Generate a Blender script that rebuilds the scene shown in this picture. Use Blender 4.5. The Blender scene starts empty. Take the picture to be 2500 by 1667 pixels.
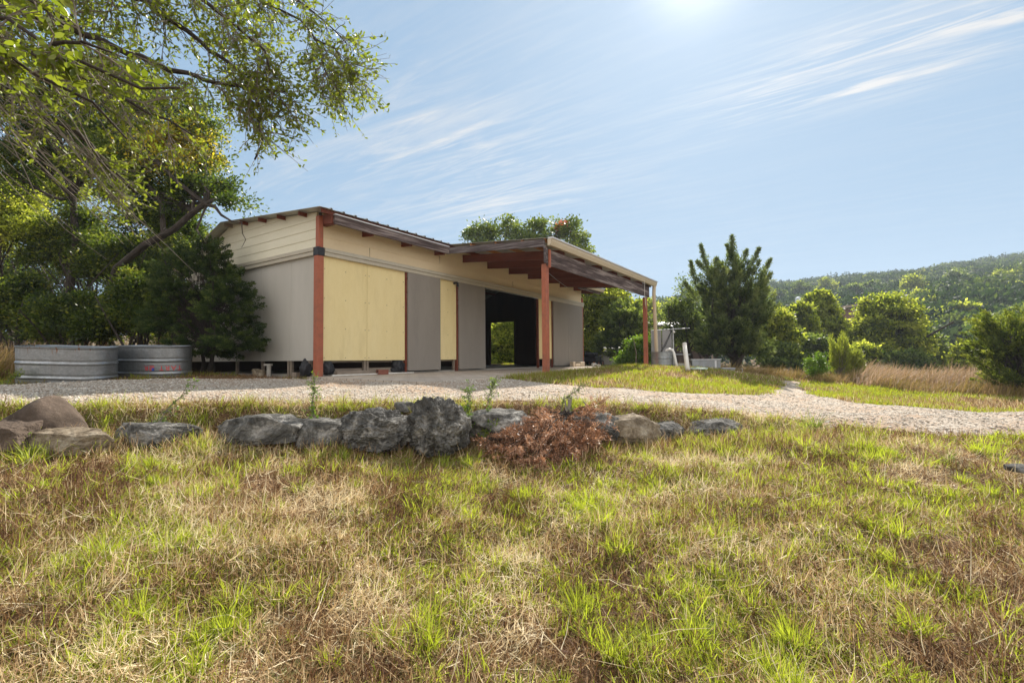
import bpy, bmesh, math, random
import numpy as np
from mathutils import Vector, Matrix, noise as mnoise

random.seed(7)
RNG = np.random.default_rng(7)
scene = bpy.context.scene
COL = scene.collection
R = math.radians

# ------------------------------------------------------------------ camera
F_PX, CX, CY = 1162.0, 1250.0, 833.5
SUN_E, SKY_E, EXPO, SKY_SAT, HAZE = 5.0, .15, 1.08, 1.0, .00045
SKY_K, SKY_TINT, CL_OFF, SKY_FILL = 1.5, (2.08, 2.9, 3.82), (4.1, 2.6), (5.2, 5.0, 4.75)
EYE = np.array([0.0, 0.0, 1.6])
PITCH, ROLL = math.atan(43.0 / F_PX), 0.0085
_r0 = np.array([1, 0, 0.0]); _f = np.array([0, math.cos(PITCH), math.sin(PITCH)])
_u0 = np.array([0, -math.sin(PITCH), math.cos(PITCH)])
_r = math.cos(ROLL) * _r0 - math.sin(ROLL) * _u0
_u = math.sin(ROLL) * _r0 + math.cos(ROLL) * _u0
cd = bpy.data.cameras.new('camera'); cam = bpy.data.objects.new('camera', cd); COL.objects.link(cam)
cd.sensor_width = 36.0; cd.lens = 36.0 * F_PX / 2500.0; cd.clip_start = 0.05; cd.clip_end = 6000
M = Matrix(((_r[0], _u[0], -_f[0], EYE[0]), (_r[1], _u[1], -_f[1], EYE[1]), (_r[2], _u[2], -_f[2], EYE[2]), (0, 0, 0, 1)))
cam.matrix_world = M
scene.camera = cam

def ray(px, py):
    return _f + (px - CX) / F_PX * _r - (py - CY) / F_PX * _u

def P(px, py, D):
    d = ray(px, py)
    return EYE + d * (D / d[1])

# ------------------------------------------------------------------ tagging / linking
def tag(o, label=None, cat=None, group=None, kind=None):
    if label: o['label'] = label
    if cat: o['category'] = cat
    if group: o['group'] = group
    if kind: o['kind'] = kind
    return o

def empty(name, loc=(0, 0, 0), rz=0.0):
    o = bpy.data.objects.new(name, None); COL.objects.link(o)
    o.location = loc; o.rotation_euler = (0, 0, rz); o.empty_display_size = 0.2
    return o

def link_mesh(name, me, mat, parent=None):
    o = bpy.data.objects.new(name, me); COL.objects.link(o)
    if mat is not None:
        for m in (mat if isinstance(mat, (list, tuple)) else [mat]): me.materials.append(m)
    if parent is not None: o.parent = parent
    return o

def np_mesh(name, verts, faces, mat, parent=None, tint=None, smooth=False):
    """verts (N,3), faces (M,k) arrays"""
    verts = np.asarray(verts, dtype=np.float32); faces = np.asarray(faces, dtype=np.int32)
    me = bpy.data.meshes.new(name)
    k = faces.shape[1]; m = len(faces)
    me.vertices.add(len(verts)); me.vertices.foreach_set('co', verts.ravel())
    me.loops.add(m * k); me.loops.foreach_set('vertex_index', faces.ravel())
    me.polygons.add(m); me.polygons.foreach_set('loop_start', np.arange(0, m * k, k, dtype=np.int32))
    if smooth: me.polygons.foreach_set('use_smooth', np.ones(m, dtype=bool))
    if tint is not None:
        a = me.attributes.new('tint', 'FLOAT', 'FACE'); a.data.foreach_set('value', np.asarray(tint, dtype=np.float32))
    me.update(calc_edges=True)
    return link_mesh(name, me, mat, parent)

class MB:
    """collects boxes, tubes and sheets in one mesh"""
    def __init__(s): s.v = []; s.f = []
    def add(s, v, f):
        n = len(s.v); s.v += [tuple(map(float, p)) for p in v]; s.f += [tuple(i + n for i in q) for q in f]; return s
    def box(s, x0, x1, y0, y1, z0, z1):
        return s.add([(x0,y0,z0),(x1,y0,z0),(x1,y1,z0),(x0,y1,z0),(x0,y0,z1),(x1,y0,z1),(x1,y1,z1),(x0,y1,z1)],
                     [(0,3,2,1),(4,5,6,7),(0,1,5,4),(1,2,6,5),(2,3,7,6),(3,0,4,7)])
    def hexa(s, p):
        return s.add(p, [(0,3,2,1),(4,5,6,7),(0,1,5,4),(1,2,6,5),(2,3,7,6),(3,0,4,7)])
    def tube(s, pts, rad, n=8, cap=True):
        pts = [np.asarray(p, float) for p in pts]
        if not hasattr(rad, '__len__'): rad = [rad] * len(pts)
        base = len(s.v); K = len(pts); prev = None
        for i, p in enumerate(pts):
            t = pts[min(i + 1, K - 1)] - pts[max(i - 1, 0)]
            t = t / (np.linalg.norm(t) + 1e-9)
            a = np.array([0, 0, 1.0]) if prev is None and abs(t[2]) < .9 else (np.array([1.0, 0, 0]) if prev is None else prev)
            b = a - t * np.dot(a, t); b /= (np.linalg.norm(b) + 1e-9); prev = b; c = np.cross(t, b)
            for k in range(n):
                w = 2 * math.pi * k / n
                s.v.append(tuple(p + rad[i] * (math.cos(w) * b + math.sin(w) * c)))
        for i in range(K - 1):
            for k in range(n):
                a0 = base + i * n + k; a1 = base + i * n + (k + 1) % n
                s.f.append((a0, a1, a1 + n, a0 + n))
        if cap:
            s.f.append(tuple(base + k for k in range(n))[::-1]); s.f.append(tuple(base + (K - 1) * n + k for k in range(n)))
        return s
    def prism(s, poly, z0, z1):
        n = len(poly)
        return s.add([(x, y, z0) for x, y in poly] + [(x, y, z1) for x, y in poly],
                     [tuple(range(n))[::-1], tuple(range(n, 2 * n))] + [(i, (i + 1) % n, n + (i + 1) % n, n + i) for i in range(n)])
    def build(s, name, mat, parent=None, bevel=0.0, smooth=False):
        me = bpy.data.meshes.new(name); me.from_pydata(s.v, [], s.f)
        bm = bmesh.new(); bm.from_mesh(me); bmesh.ops.recalc_face_normals(bm, faces=bm.faces)
        if bevel: bmesh.ops.bevel(bm, geom=list(bm.edges), offset=bevel, segments=1, affect='EDGES', clamp_overlap=True)
        if smooth:
            for f in bm.faces: f.smooth = True
        bm.to_mesh(me); bm.free()
        return link_mesh(name, me, mat, parent)

# ------------------------------------------------------------------ materials
def new_mat(name):
    m = bpy.data.materials.new(name); m.use_nodes = True
    nt = m.node_tree; nt.nodes.clear()
    return m, nt, nt.nodes, nt.links

def ramp(nt, fac, stops):
    n = nt.nodes.new('ShaderNodeValToRGB'); e = n.color_ramp.elements
    while len(e) < len(stops): e.new(0.5)
    for el, (p, c) in zip(e, stops): el.position = p; el.color = (*c, 1)
    nt.links.new(fac, n.inputs[0]); return n.outputs[0]

def tex_noise(nt, vec, scale, detail=6, rough=.6, dist=0.0):
    n = nt.nodes.new('ShaderNodeTexNoise'); n.inputs['Scale'].default_value = scale
    n.inputs['Detail'].default_value = detail; n.inputs['Roughness'].default_value = rough; n.inputs['Distortion'].default_value = dist
    nt.links.new(vec, n.inputs['Vector']); return n.outputs['Fac']

def coords(nt, scale=(1, 1, 1), rot=(0, 0, 0), kind='Object'):
    t = nt.nodes.new('ShaderNodeTexCoord'); mp = nt.nodes.new('ShaderNodeMapping')
    mp.inputs['Scale'].default_value = scale; mp.inputs['Rotation'].default_value = rot
    nt.links.new(t.outputs[kind], mp.inputs[0]); return mp.outputs[0]

def mixc(nt, fac, a, b, mode='MIX'):
    n = nt.nodes.new('ShaderNodeMix'); n.data_type = 'RGBA'; n.blend_type = mode
    for s, v in ((n.inputs[0], fac), (n.inputs[6], a), (n.inputs[7], b)):
        if hasattr(v, 'links') or hasattr(v, 'is_linked'): nt.links.new(v, s)
        elif hasattr(v, '__len__'): s.default_value = (*v[:3], 1)
        else: s.default_value = v
    return n.outputs[2]

def bump(nt, h, strength=.4, dist=.02):
    b = nt.nodes.new('ShaderNodeBump'); b.inputs['Strength'].default_value = strength; b.inputs['Distance'].default_value = dist
    nt.links.new(h, b.inputs['Height']); return b.outputs[0]

def principled(nt, color, rough=.7, metal=0.0, spec=.4, normal=None):
    p = nt.nodes.new('ShaderNodeBsdfPrincipled'); o = nt.nodes.new('ShaderNodeOutputMaterial')
    if hasattr(color, 'is_linked'): nt.links.new(color, p.inputs['Base Color'])
    else: p.inputs['Base Color'].default_value = (*color, 1)
    if hasattr(rough, 'is_linked'): nt.links.new(rough, p.inputs['Roughness'])
    else: p.inputs['Roughness'].default_value = rough
    p.inputs['Metallic'].default_value = metal; p.inputs['Specular IOR Level'].default_value = spec
    if normal is not None: nt.links.new(normal, p.inputs['Normal'])
    nt.links.new(p.outputs[0], o.inputs[0]); return p

def surf_mat(name, c1, c2, scale=6, rough=.75, metal=0, spec=.35, bstr=.25, bdist=.01, stretch=(1, 1, 1), fine=60, c3=None, dirt=None, fa=.25):
    m, nt, N, L = new_mat(name)
    v = coords(nt, stretch)
    a = tex_noise(nt, v, scale, 6, .65)
    st = [(.3, c1), (.7, c2)] if c3 is None else [(.36, c1), (.5, c2), (.64, c3)]
    c = ramp(nt, a, st)
    b = tex_noise(nt, v, fine, 4, .7)
    c = mixc(nt, fa, c, ramp(nt, b, [(.3, tuple(x * .55 for x in c1)), (.7, tuple(min(1, x * 1.35) for x in c2))]))
    if dirt is not None:
        d = tex_noise(nt, coords(nt, (1, 1, .25)), 3.0, 8, .7)
        dm = nt.nodes.new('ShaderNodeMapRange'); dm.inputs[1].default_value = .52; dm.inputs[2].default_value = .75
        dm.inputs[4].default_value = .6
        L.new(d, dm.inputs[0]); c = mixc(nt, dm.outputs[0], c, dirt)
    principled(nt, c, rough, metal, spec, bump(nt, b, bstr, bdist))
    return m

def leaf_mat(name, stops, trans=.45, rough=.45, spec=.4, boost=(1.5, 1.6, .6)):
    m, nt, N, L = new_mat(name)
    at = N.new('ShaderNodeAttribute'); at.attribute_name = 'tint'
    c = ramp(nt, at.outputs['Fac'], stops)
    p = N.new('ShaderNodeBsdfPrincipled'); L.new(c, p.inputs['Base Color']); p.inputs['Roughness'].default_value = rough
    p.inputs['Specular IOR Level'].default_value = spec
    tr = N.new('ShaderNodeBsdfTranslucent'); L.new(mixc(nt, 1.0, c, boost, 'MULTIPLY'), tr.inputs[0])
    mx = N.new('ShaderNodeMixShader'); mx.inputs[0].default_value = trans
    L.new(p.outputs[0], mx.inputs[1]); L.new(tr.outputs[0], mx.inputs[2])
    o = N.new('ShaderNodeOutputMaterial'); L.new(mx.outputs[0], o.inputs[0])
    return m

# ------------------------------------------------------------------ noise in numpy
def vnoise(x, y, seed=0):
    xi = np.floor(x).astype(np.int64); yi = np.floor(y).astype(np.int64)
    xf = x - xi; yf = y - yi
    def h(a, b):
        n = (a * 374761393 + b * 668265263 + seed * 982451653) & 0x7fffffff
        n = ((n ^ (n >> 13)) * 1274126177) & 0x7fffffff
        return ((n ^ (n >> 16)) & 0xffff) / 65535.0
    sx = xf * xf * (3 - 2 * xf); sy = yf * yf * (3 - 2 * yf)
    return (h(xi, yi) * (1 - sx) + h(xi + 1, yi) * sx) * (1 - sy) + (h(xi, yi + 1) * (1 - sx) + h(xi + 1, yi + 1) * sx) * sy

def fbm(x, y, seed=0, octs=4):
    s = 0; a = .5; f = 1.0
    for k in range(octs):
        s = s + a * vnoise(x * f, y * f, seed + k * 17); a *= .5; f *= 2.03
    return s / (1 - .5 ** octs)

def sstep(a, b, x):
    t = np.clip((x - a) / (b - a), 0, 1); return t * t * (3 - 2 * t)

# ------------------------------------------------------------------ terrain
CORNER = np.array([-4.09, 10.1]); BU = np.array([.558, .830]); BV = np.array([-.830, .558]); PADZ = 1.27
def uv_of(x, y):
    dx = x - CORNER[0]; dy = y - CORNER[1]
    return dx * BU[0] + dy * BU[1], dx * BV[0] + dy * BV[1]

_ctl = [P(*q) for q in [
    (-300,1010,4.3),(100,1000,4.95),(560,988,5.6),(1050,990,6.2),(298,957,6.45),(785,931,9.0),(-20,972,5.5),(491,944,7.9),(1500,992,6.6),(1790,1010,6.8),(2150,1045,6.5),(2500,1078,5.9),(2900,1110,5.4),
    (0,935,8.8),(300,925,9.3),(500,922,9.6),(760,920,9.9),(1040,935,8.1),(1330,915,11.2),(1500,904,13.5),(1586,900,17.4),
    (1430,950,8.9),(1700,966,9.0),(1880,962,10.5),(1650,903,14.8),(1780,908,15.2),(1850,918,16),
    (1905,948,13.5),(2080,995,8.8),(2300,1002,8.3),(2500,1022,8.2),(1950,930,19),(2100,927,20),(2100,948,13.5),(2300,957,13.5),
    (2500,970,13.5),(2500,942,21),(2300,932,22),(1200,945,8.0),(900,950,8.2)]]
_ctl += [np.array(q, float) for q in [(-14,14,1.4),(-9,17,1.4),(0,26,1.3),(6,28,1.1),(13,30,.3),(25,30,-.3),(-22,30,1.8),(-15,6.5,.95),(-8,5.0,1.08),(-4,14,1.27),(2,20,1.27),(-2,18,1.27)]]
_C = np.array(_ctl)
def _phi(r2): return .5 * r2 * np.log(r2 + 1e-9)
_n = len(_C); _K = _phi(((_C[:, None, :2] - _C[None, :, :2]) ** 2).sum(-1)) + np.eye(_n) * .15
_Pm = np.c_[np.ones(_n), _C[:, :2]]
_W = np.linalg.solve(np.block([[_K, _Pm], [_Pm.T, np.zeros((3, 3))]]), np.r_[_C[:, 2], 0, 0, 0])

def upper(x, y):
    sh = x.shape; x = x.ravel(); y = y.ravel(); out = np.zeros(len(x))
    for i in range(0, len(x), 60000):
        a = x[i:i+60000]; b = y[i:i+60000]
        r2 = (a[:, None] - _C[None, :, 0]) ** 2 + (b[:, None] - _C[None, :, 1]) ** 2
        out[i:i+60000] = _phi(r2) @ _W[:_n] + _W[_n] + _W[_n+1] * a + _W[_n+2] * b
    return np.clip(out, -1.5, 2.6).reshape(sh)

def wall_y(x): return 6.0 + .10 * np.clip(x, 0, 10) + .27 * np.clip(x, -7, 0)
def KD(px): return 1.0 / (1 + .27 * max(0.0, (CX - px) / F_PX))

def hillh(x, y):
    a = np.clip(x / np.maximum(y, 20), -1.0, 1.6)
    ridge = 31 + 27 * (a - .3)
    ridge = np.where(a < .1, 25.6 + (a - .1) * 8, ridge)
    t = np.clip((y - 50 + 14 * np.clip(a - .5, -1, 1)) / 215, 0, 1.15)
    h = -2.2 + (ridge + 2) * t ** .95
    h = np.where(t > 1.0, (ridge) * (1 - (t - 1) * .8), h)
    h = h + (fbm(x / 40, y / 40, 5) - .5) * 7 * np.clip(t * 2, 0, 1)
    return h

def height(x, y, detail=True):
    x = np.asarray(x, float); y = np.asarray(y, float)
    up = upper(x, y)
    lo = -.12 + .10 * y + .018 * np.maximum(x, 0) - .115 * np.clip(x, -6, 0)
    lo = np.where(y < 1, -.02 + .018 * np.maximum(x, 0) - .115 * np.clip(x, -6, 0), lo)
    w = .30 + np.clip((x - 1.8) * .40, 0, 1.1)
    t = sstep(0, 1, (y - wall_y(x) - .02) / w)
    h = lo * (1 - t) + up * t
    u, v = uv_of(x, y)
    m = sstep(-.5, 0, -np.maximum.reduce([-u - .6, u - 13.9, v - 6.6, -3.35 - v]) - .25)
    h = h * (1 - m) + (PADZ - .055 + .012 * np.clip(v, -3.4, 0)) * m
    if detail:
        lawn = 1 - t
        h = h + lawn * ((fbm(x * 1.1, y * 1.1, 3) - .5) * .15 + (fbm(x * 4, y * 4, 4) - .5) * .10)
        inside = sstep(6.4, 8, y) * (1 - m)
        h = h + inside * (fbm(x * .7, y * .7, 9) - .5) * .05
    r = np.hypot(x, y - 8)
    k = sstep(26, 48, r) * sstep(-10, 18, y)
    k2 = sstep(26, 60, r)
    far = np.where(y > 5, hillh(x, y), .5)
    return h * (1 - k2) + far * k2

def hz(x, y): return float(height(np.array([x]), np.array([y]))[0])

# grid: dense near the camera, coarse to the horizon
def axis(a, b, dense0, dense1, step, grow=1.16):
    m = list(np.arange(dense0, dense1 + 1e-6, step)); s = step; q = dense0; left = []
    while q > a: s *= grow; q -= s; left.append(q)
    s = step; q = dense1; right = []
    while q < b: s *= grow; q += s; right.append(q)
    return np.array(left[::-1] + m + right)
gx = axis(-900, 1100, -9, 10, .08, 1.10); gy = axis(-300, 1500, 1.2, 14, .08, 1.07)
GX, GY = np.meshgrid(gx, gy); GZ = height(GX, GY)
nx, ny = len(gx), len(gy)
idx = np.arange(nx * ny).reshape(ny, nx)
gf = np.stack([idx[:-1, :-1], idx[:-1, 1:], idx[1:, 1:], idx[1:, :-1]], -1).reshape(-1, 4)

def soil_material():
    m, nt, N, L = new_mat('soil'); v = coords(nt)
    a = tex_noise(nt, v, 1.3, 8, .7); b = tex_noise(nt, v, 26, 6, .75); s = tex_noise(nt, coords(nt, (1, .22, 1), (0, 0, .6)), 70, 4, .7)
    c = ramp(nt, s, [(.3, (.045, .026, .014)), (.52, (.15, .09, .05)), (.72, (.36, .25, .15))])
    g = ramp(nt, b, [(.35, (.06, .08, .02)), (.65, (.20, .22, .07))])
    mk = N.new('ShaderNodeMapRange'); mk.inputs[1].default_value = .5; mk.inputs[2].default_value = .66; L.new(a, mk.inputs[0])
    c = mixc(nt, mk.outputs[0], c, g)
    principled(nt, c, .95, 0, .1, bump(nt, s, .8, .02)); return m
M_soil = soil_material()
tag(np_mesh('ground', np.stack([GX, GY, GZ], -1).reshape(-1, 3), gf, M_soil, smooth=True), 'brown straw covered earth of the lawn and slopes', kind='structure')

def in_poly(x, y, poly):
    inside = np.zeros(x.shape, bool); n = len(poly); j = n - 1
    for i in range(n):
        xi, yi = poly[i]; xj, yj = poly[j]
        c = ((yi > y) != (yj > y)) & (x < (xj - xi) * (y - yi) / (yj - yi + 1e-12) + xi)
        inside ^= c; j = i
    return inside
DRIVE = [tuple(P(*q)[:2]) for q in [
    (-900,1030,4.3),(-300,1012,4.55),(100,1003,5.1),(560,990,5.75),(1050,985,6.45),(1500,987,6.85),(1790,1005,7.0),(2000,1025,6.8),(2150,1045,6.5),(2500,1075,6.0),(3100,1120,5.2),
    (3300,1040,7.8),(2500,1020,8.4),(2300,1000,8.6),(2080,985,9.4),(2010,967,11),(1960,950,13),(1950,944,15),(1912,944,15),(1892,953,12.5),(1870,965,10.2),
    (1700,968,9.3),(1430,953,9.2),(1330,940,9.3),(1240,932,9.7),(1190,926,9.9),(1000,925,10.1),(780,921,9.75),(760,926,9.4),(500,930,9.2),(200,937,8.7),(0,945,8.2),(-600,950,7.2)]]
def on_drive(x, y, pad=0.0):
    nx_ = x + (fbm(x * 3, y * 3, 21) - .5) * .5; ny_ = y + (fbm(x * 3, y * 3, 22) - .5) * .45
    return in_poly(nx_, ny_, DRIVE)
def on_slab(x, y):
    u, v = uv_of(x, y); return (u > -.25) & (u < 13.6) & (v > -3.3) & (v < 6.3)

def gravel_material():
    m, nt, N, L = new_mat('limestone_gravel'); v = coords(nt)
    vo = N.new('ShaderNodeTexVoronoi'); vo.inputs['Scale'].default_value = 30; L.new(v, vo.inputs['Vector'])
    vo2 = N.new('ShaderNodeTexVoronoi'); vo2.inputs['Scale'].default_value = 62; L.new(v, vo2.inputs['Vector'])
    c = ramp(nt, vo.outputs['Color'], [(0, (.22, .175, .135)), (.5, (.37, .315, .255)), (1, (.48, .425, .36))])
    a = tex_noise(nt, v, 1.1, 7, .7)
    mk = N.new('ShaderNodeMapRange'); mk.inputs[1].default_value = .44; mk.inputs[2].default_value = .62; mk.inputs[4].default_value = .75; L.new(a, mk.inputs[0])
    c = mixc(nt, mk.outputs[0], c, (.34, .23, .15))
    mth = N.new('ShaderNodeMath'); mth.operation = 'ADD'; L.new(vo.outputs['Distance'], mth.inputs[0]); L.new(vo2.outputs['Distance'], mth.inputs[1])
    iv = N.new('ShaderNodeMath'); iv.operation = 'MULTIPLY'; iv.inputs[1].default_value = -1; L.new(mth.outputs[0], iv.inputs[0])
    principled(nt, c, .95, 0, .1, bump(nt, iv.outputs[0], .45, .015)); return m
M_gravel = gravel_material()
sx = np.arange(-13, 15, .06); sy = np.arange(3.6, 19.5, .06)
SX, SY = np.meshgrid(sx, sy)
cxm = (SX[:-1, :-1] + .03); cym = (SY[:-1, :-1] + .03)
keep = on_drive(cxm, cym) & ~on_slab(cxm, cym)
SZ = height(SX, SY) + .014 + (fbm(SX * 14, SY * 14, 31) - .5) * .012
ii = np.arange(SX.size).reshape(SX.shape)
ff = np.stack([ii[:-1, :-1], ii[:-1, 1:], ii[1:, 1:], ii[1:, :-1]], -1)[keep]
used, inv = np.unique(ff, return_inverse=True)
vv = np.stack([SX, SY, SZ], -1).reshape(-1, 3)[used]
tag(np_mesh('gravel_driveway', vv, inv.reshape(-1, 4), M_gravel, smooth=True), 'pale crushed limestone drive curving past the shed', kind='structure')

# loose pebbles
def pebbles(n, seed):
    r = np.random.default_rng(seed)
    y = r.uniform(4.4, 15, n * 3); x = r.uniform(-1.25, 1.35, n * 3) * y
    k = on_drive(x, y) & ~on_slab(x, y) & (r.random(n * 3) < np.clip(7.5 / y, 0, 1) ** 2)
    x = x[k][:n]; y = y[k][:n]; n = len(x)
    s = r.gamma(1.6, .0040, n) + .004; s = np.minimum(s, .034)
    z = height(x, y) + .014 + s * .15
    o = np.array([[1,0,0],[-1,0,0],[0,1,0],[0,-1,0],[0,0,1],[0,0,-1.]])
    V = o[None] * s[:, None, None] * r.uniform(.6, 1.35, (n, 6, 1)); V[:, :, 2] *= .5
    th = r.uniform(0, 6.28, n); c, sn = np.cos(th)[:, None], np.sin(th)[:, None]
    X = V[:, :, 0] * c - V[:, :, 1] * sn; Y = V[:, :, 0] * sn + V[:, :, 1] * c
    tl = r.uniform(-.5, .5, n)[:, None]; Z = V[:, :, 2] + X * tl
    W = np.stack([X + x[:, None], Y + y[:, None], Z + z[:, None]], -1).reshape(-1, 3)
    t = np.array([[0,2,4],[2,1,4],[1,3,4],[3,0,4],[2,0,5],[1,2,5],[3,1,5],[0,3,5]])
    Fc = (t[None] + 6 * np.arange(n)[:, None, None]).reshape(-1, 3)
    return W, Fc, np.repeat(r.random(n), 8)
m_, nt_, N_, L_ = new_mat('pebble')
_a = N_.new('ShaderNodeAttribute'); _a.attribute_name = 'tint'
principled(nt_, ramp(nt_, _a.outputs['Fac'], [(0, (.22, .17, .12)), (.35, (.44, .39, .33)), (1, (.62, .57, .50))]), .9, 0, .15)
W_, F_, t_ = pebbles(60000, 5)
tag(np_mesh('loose_gravel', W_, F_, m_, tint=t_), 'loose pale limestone chips strewn on the drive', 'gravel', kind='stuff')

# ------------------------------------------------------------------ building materials
M_yellow = surf_mat('yellow_board', (.74, .60, .30), (.79, .66, .36), 2.2, .8, bstr=.12, fine=45, stretch=(1, 1, .25), dirt=(.60, .48, .24), fa=.07)
M_grey = surf_mat('grey_door_board', (.235, .21, .185), (.27, .245, .215), 2.0, .8, bstr=.10, fine=45, stretch=(1, 1, .25), dirt=(.20, .18, .16), fa=.07)
M_side = surf_mat('side_board', (.42, .40, .36), (.48, .455, .41), 2.0, .8, bstr=.10, fine=45, stretch=(1, 1, .25), fa=.07)
M_beige = surf_mat('beige_siding', (.66, .53, .35), (.72, .60, .41), 2.5, .8, bstr=.15, fine=40, stretch=(.3, .3, 1), fa=.07)
M_cream = surf_mat('cream_siding', (.66, .62, .48), (.72, .68, .55), 2.5, .8, bstr=.15, fine=40, stretch=(.3, .3, 1), fa=.07)
M_track = surf_mat('grey_track', (.42, .38, .30), (.48, .44, .36), 4, .6, bstr=.08)
M_redpost = surf_mat('red_oxide_steel', (.31, .088, .048), (.37, .115, .062), 4, .6, bstr=.1, c3=(.24, .085, .05), dirt=(.20, .10, .07))
M_joist = surf_mat('red_stained_wood', (.115, .030, .018), (.20, .055, .03), 5, .7, bstr=.35, stretch=(1, .12, 1))
M_purlin = surf_mat('orange_stained_wood', (.40, .17, .06), (.52, .25, .10), 5, .7, bstr=.3, stretch=(.15, 1, 1))
M_weather = surf_mat('weathered_wood', (.03, .018, .018), (.10, .070, .065), 9, .85, bstr=.6, bdist=.02, stretch=(.10, 1, 1.6), c3=(.36, .30, .28), fine=50)
M_weatherv = surf_mat('weathered_wood_across', (.03, .02, .02), (.10, .08, .08), 9, .85, bstr=.6, bdist=.02, stretch=(1, .10, 1.6), c3=(.30, .27, .27), fine=50)
M_roof = surf_mat('galvanised_roof', (.34, .34, .30), (.44, .44, .40), 3, .45, metal=.55, bstr=.05, c3=(.40, .36, .28))
M_soffit = M_roof
M_gutter = surf_mat('beige_gutter', (.50, .42, .30), (.56, .48, .35), 3, .45, bstr=.03)
M_gutlip = surf_mat('pale_gutter_lip', (.55, .56, .58), (.62, .63, .65), 3, .35, bstr=.03)
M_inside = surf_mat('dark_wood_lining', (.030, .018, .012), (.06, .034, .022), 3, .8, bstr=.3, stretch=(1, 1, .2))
M_black = surf_mat('black_plastic', (.010, .010, .012), (.025, .025, .03), 6, .5, bstr=.3)
M_wood = surf_mat('grey_timber', (.16, .12, .09), (.30, .25, .20), 8, .85, bstr=.4, stretch=(.2, 1, 1))
M_white = surf_mat('white_plastic', (.66, .64, .60), (.74, .72, .68), 5, .5, bstr=.05, dirt=(.42, .38, .32))
M_conc = surf_mat('concrete', (.30, .28, .25), (.42, .40, .36), 6, .9, bstr=.4, dirt=(.2, .17, .14))
M_block = surf_mat('tan_limestone', (.50, .40, .28), (.62, .52, .39), 8, .9, bstr=.4)
M_brick = surf_mat('red_brick', (.16, .06, .04), (.26, .10, .07), 12, .9, bstr=.4)
M_steel = surf_mat('galvanised_pipe', (.34, .35, .36), (.50, .51, .52), 12, .4, metal=.8, bstr=.05)
M_panel = surf_mat('grey_sheet', (.30, .31, .33), (.38, .39, .41), 5, .5, metal=.3, bstr=.06, dirt=(.22, .20, .19))

def paver_material():
    m, nt, N, L = new_mat('concrete_pavers'); v = coords(nt, (1, 1, 1), (0, 0, .0))
    b = N.new('ShaderNodeTexBrick'); L.new(v, b.inputs['Vector']); b.inputs['Scale'].default_value = 2.4
    b.inputs['Color1'].default_value = (.44, .37, .30, 1); b.inputs['Color2'].default_value = (.54, .46, .38, 1)
    b.inputs['Mortar'].default_value = (.16, .13, .11, 1); b.inputs['Mortar Size'].default_value = .022
    b.inputs['Brick Width'].default_value = .98; b.inputs['Row Height'].default_value = .5; b.inputs['Bias'].default_value = 0.1
    a = tex_noise(nt, v, 1.2, 7, .7)
    c = mixc(nt, ramp(nt, a, [(.35, (0, 0, 0)), (.7, (.55, .55, .55))]), b.outputs[0], (.27, .225, .185))
    mm = N.new('ShaderNodeMath'); mm.operation = 'ADD'; L.new(b.outputs['Fac'], mm.inputs[0]); L.new(tex_noise(nt, v, 40, 4, .7), mm.inputs[1])
    iv = N.new('ShaderNodeMath'); iv.operation = 'MULTIPLY'; iv.inputs[1].default_value = -1; L.new(mm.outputs[0], iv.inputs[0])
    principled(nt, c, .9, 0, .15, bump(nt, iv.outputs[0], .5, .012)); return m

# ------------------------------------------------------------------ the shed
RZ = math.atan2(BU[1], BU[0])
shed = empty('workshop_shed', (CORNER[0], CORNER[1], PADZ), RZ)
tag(shed, 'long low workshop shed with yellow and grey panels, red posts and a carport roof', 'shed')
W_LEN, DEPTH = 12.75, 6.1
def S(v): return 3.47 + .09 * (v + .45)          # underside of the roof sheet on the front slope
RIDGE = 3.7
def SR(v): return S(v) if v <= RIDGE else S(RIDGE) - .34 * (v - RIDGE)
def part(mb, name, mat, parent=None, **k): return mb.build(name, mat, parent or shed, **k)

slab = MB()
slab.hexa([(-.25,-3.3,-.12),(13.6,-3.3,-.12),(13.6,0.05,-.12),(-.25,0.05,-.12),(-.25,-3.3,-.045),(13.6,-3.3,-.045),(13.6,.05,.0),(-.25,.05,.0)])
o = slab.build('paved_patio', paver_material()); o.location = shed.location; o.rotation_euler = shed.rotation_euler
tag(o, 'paved patio of square concrete slabs under the carport', kind='structure')
part(MB().box(.02, W_LEN - .02, .06, DEPTH, -.10, .03), 'floor_slab', M_conc)

# red corner posts
cp = part(MB().box(-.115, .035, -.09, .05, -.06, 2.56).box(-.075, .035, -.07, .05, 2.74, S(0) - .09), 'corner_post', M_redpost, bevel=.006)
part(MB().box(-.12, .04, -.10, .06, 2.562, 2.738), 'post_bracket', M_black, cp)
part(MB().box(W_LEN - .02, W_LEN + .08, -.06, .05, 0, S(0) - .55), 'corner_post', M_redpost)
# yellow wall panels
def panel(u0, u1, z0, z1, mat, name, vf=-.012, t=.045, parent=None):
    return part(MB().box(u0, u1, vf, vf + t, z0, z1), name, mat, parent, bevel=.003)
def screwed_panel(u0, u1, z0, z1, vf=-.012, t=.045):      # nail heads belong to the board's own mesh
    s = MB().box(u0, u1, vf, vf + t, z0, z1)
    for i in range(3):
        for j in range(4):
            uu = u0 + .05 + (u1 - u0 - .1) * i / 2; zz = z0 + .06 + (z1 - z0 - .35) * j / 3
            s.box(uu - .009, uu + .009, vf - .004, vf - .0005, zz - .009, zz + .009)
    o = part(s, 'yellow_panel', [M_yellow, M_wood])
    for p in o.data.polygons: p.material_index = 0 if p.index < 6 else 1
for (u0, u1) in ((.055, 1.232), (1.240, 2.42), (3.70, 4.42), (9.07, 10.06)): screwed_panel(u0, u1, .33, 2.60)
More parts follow.
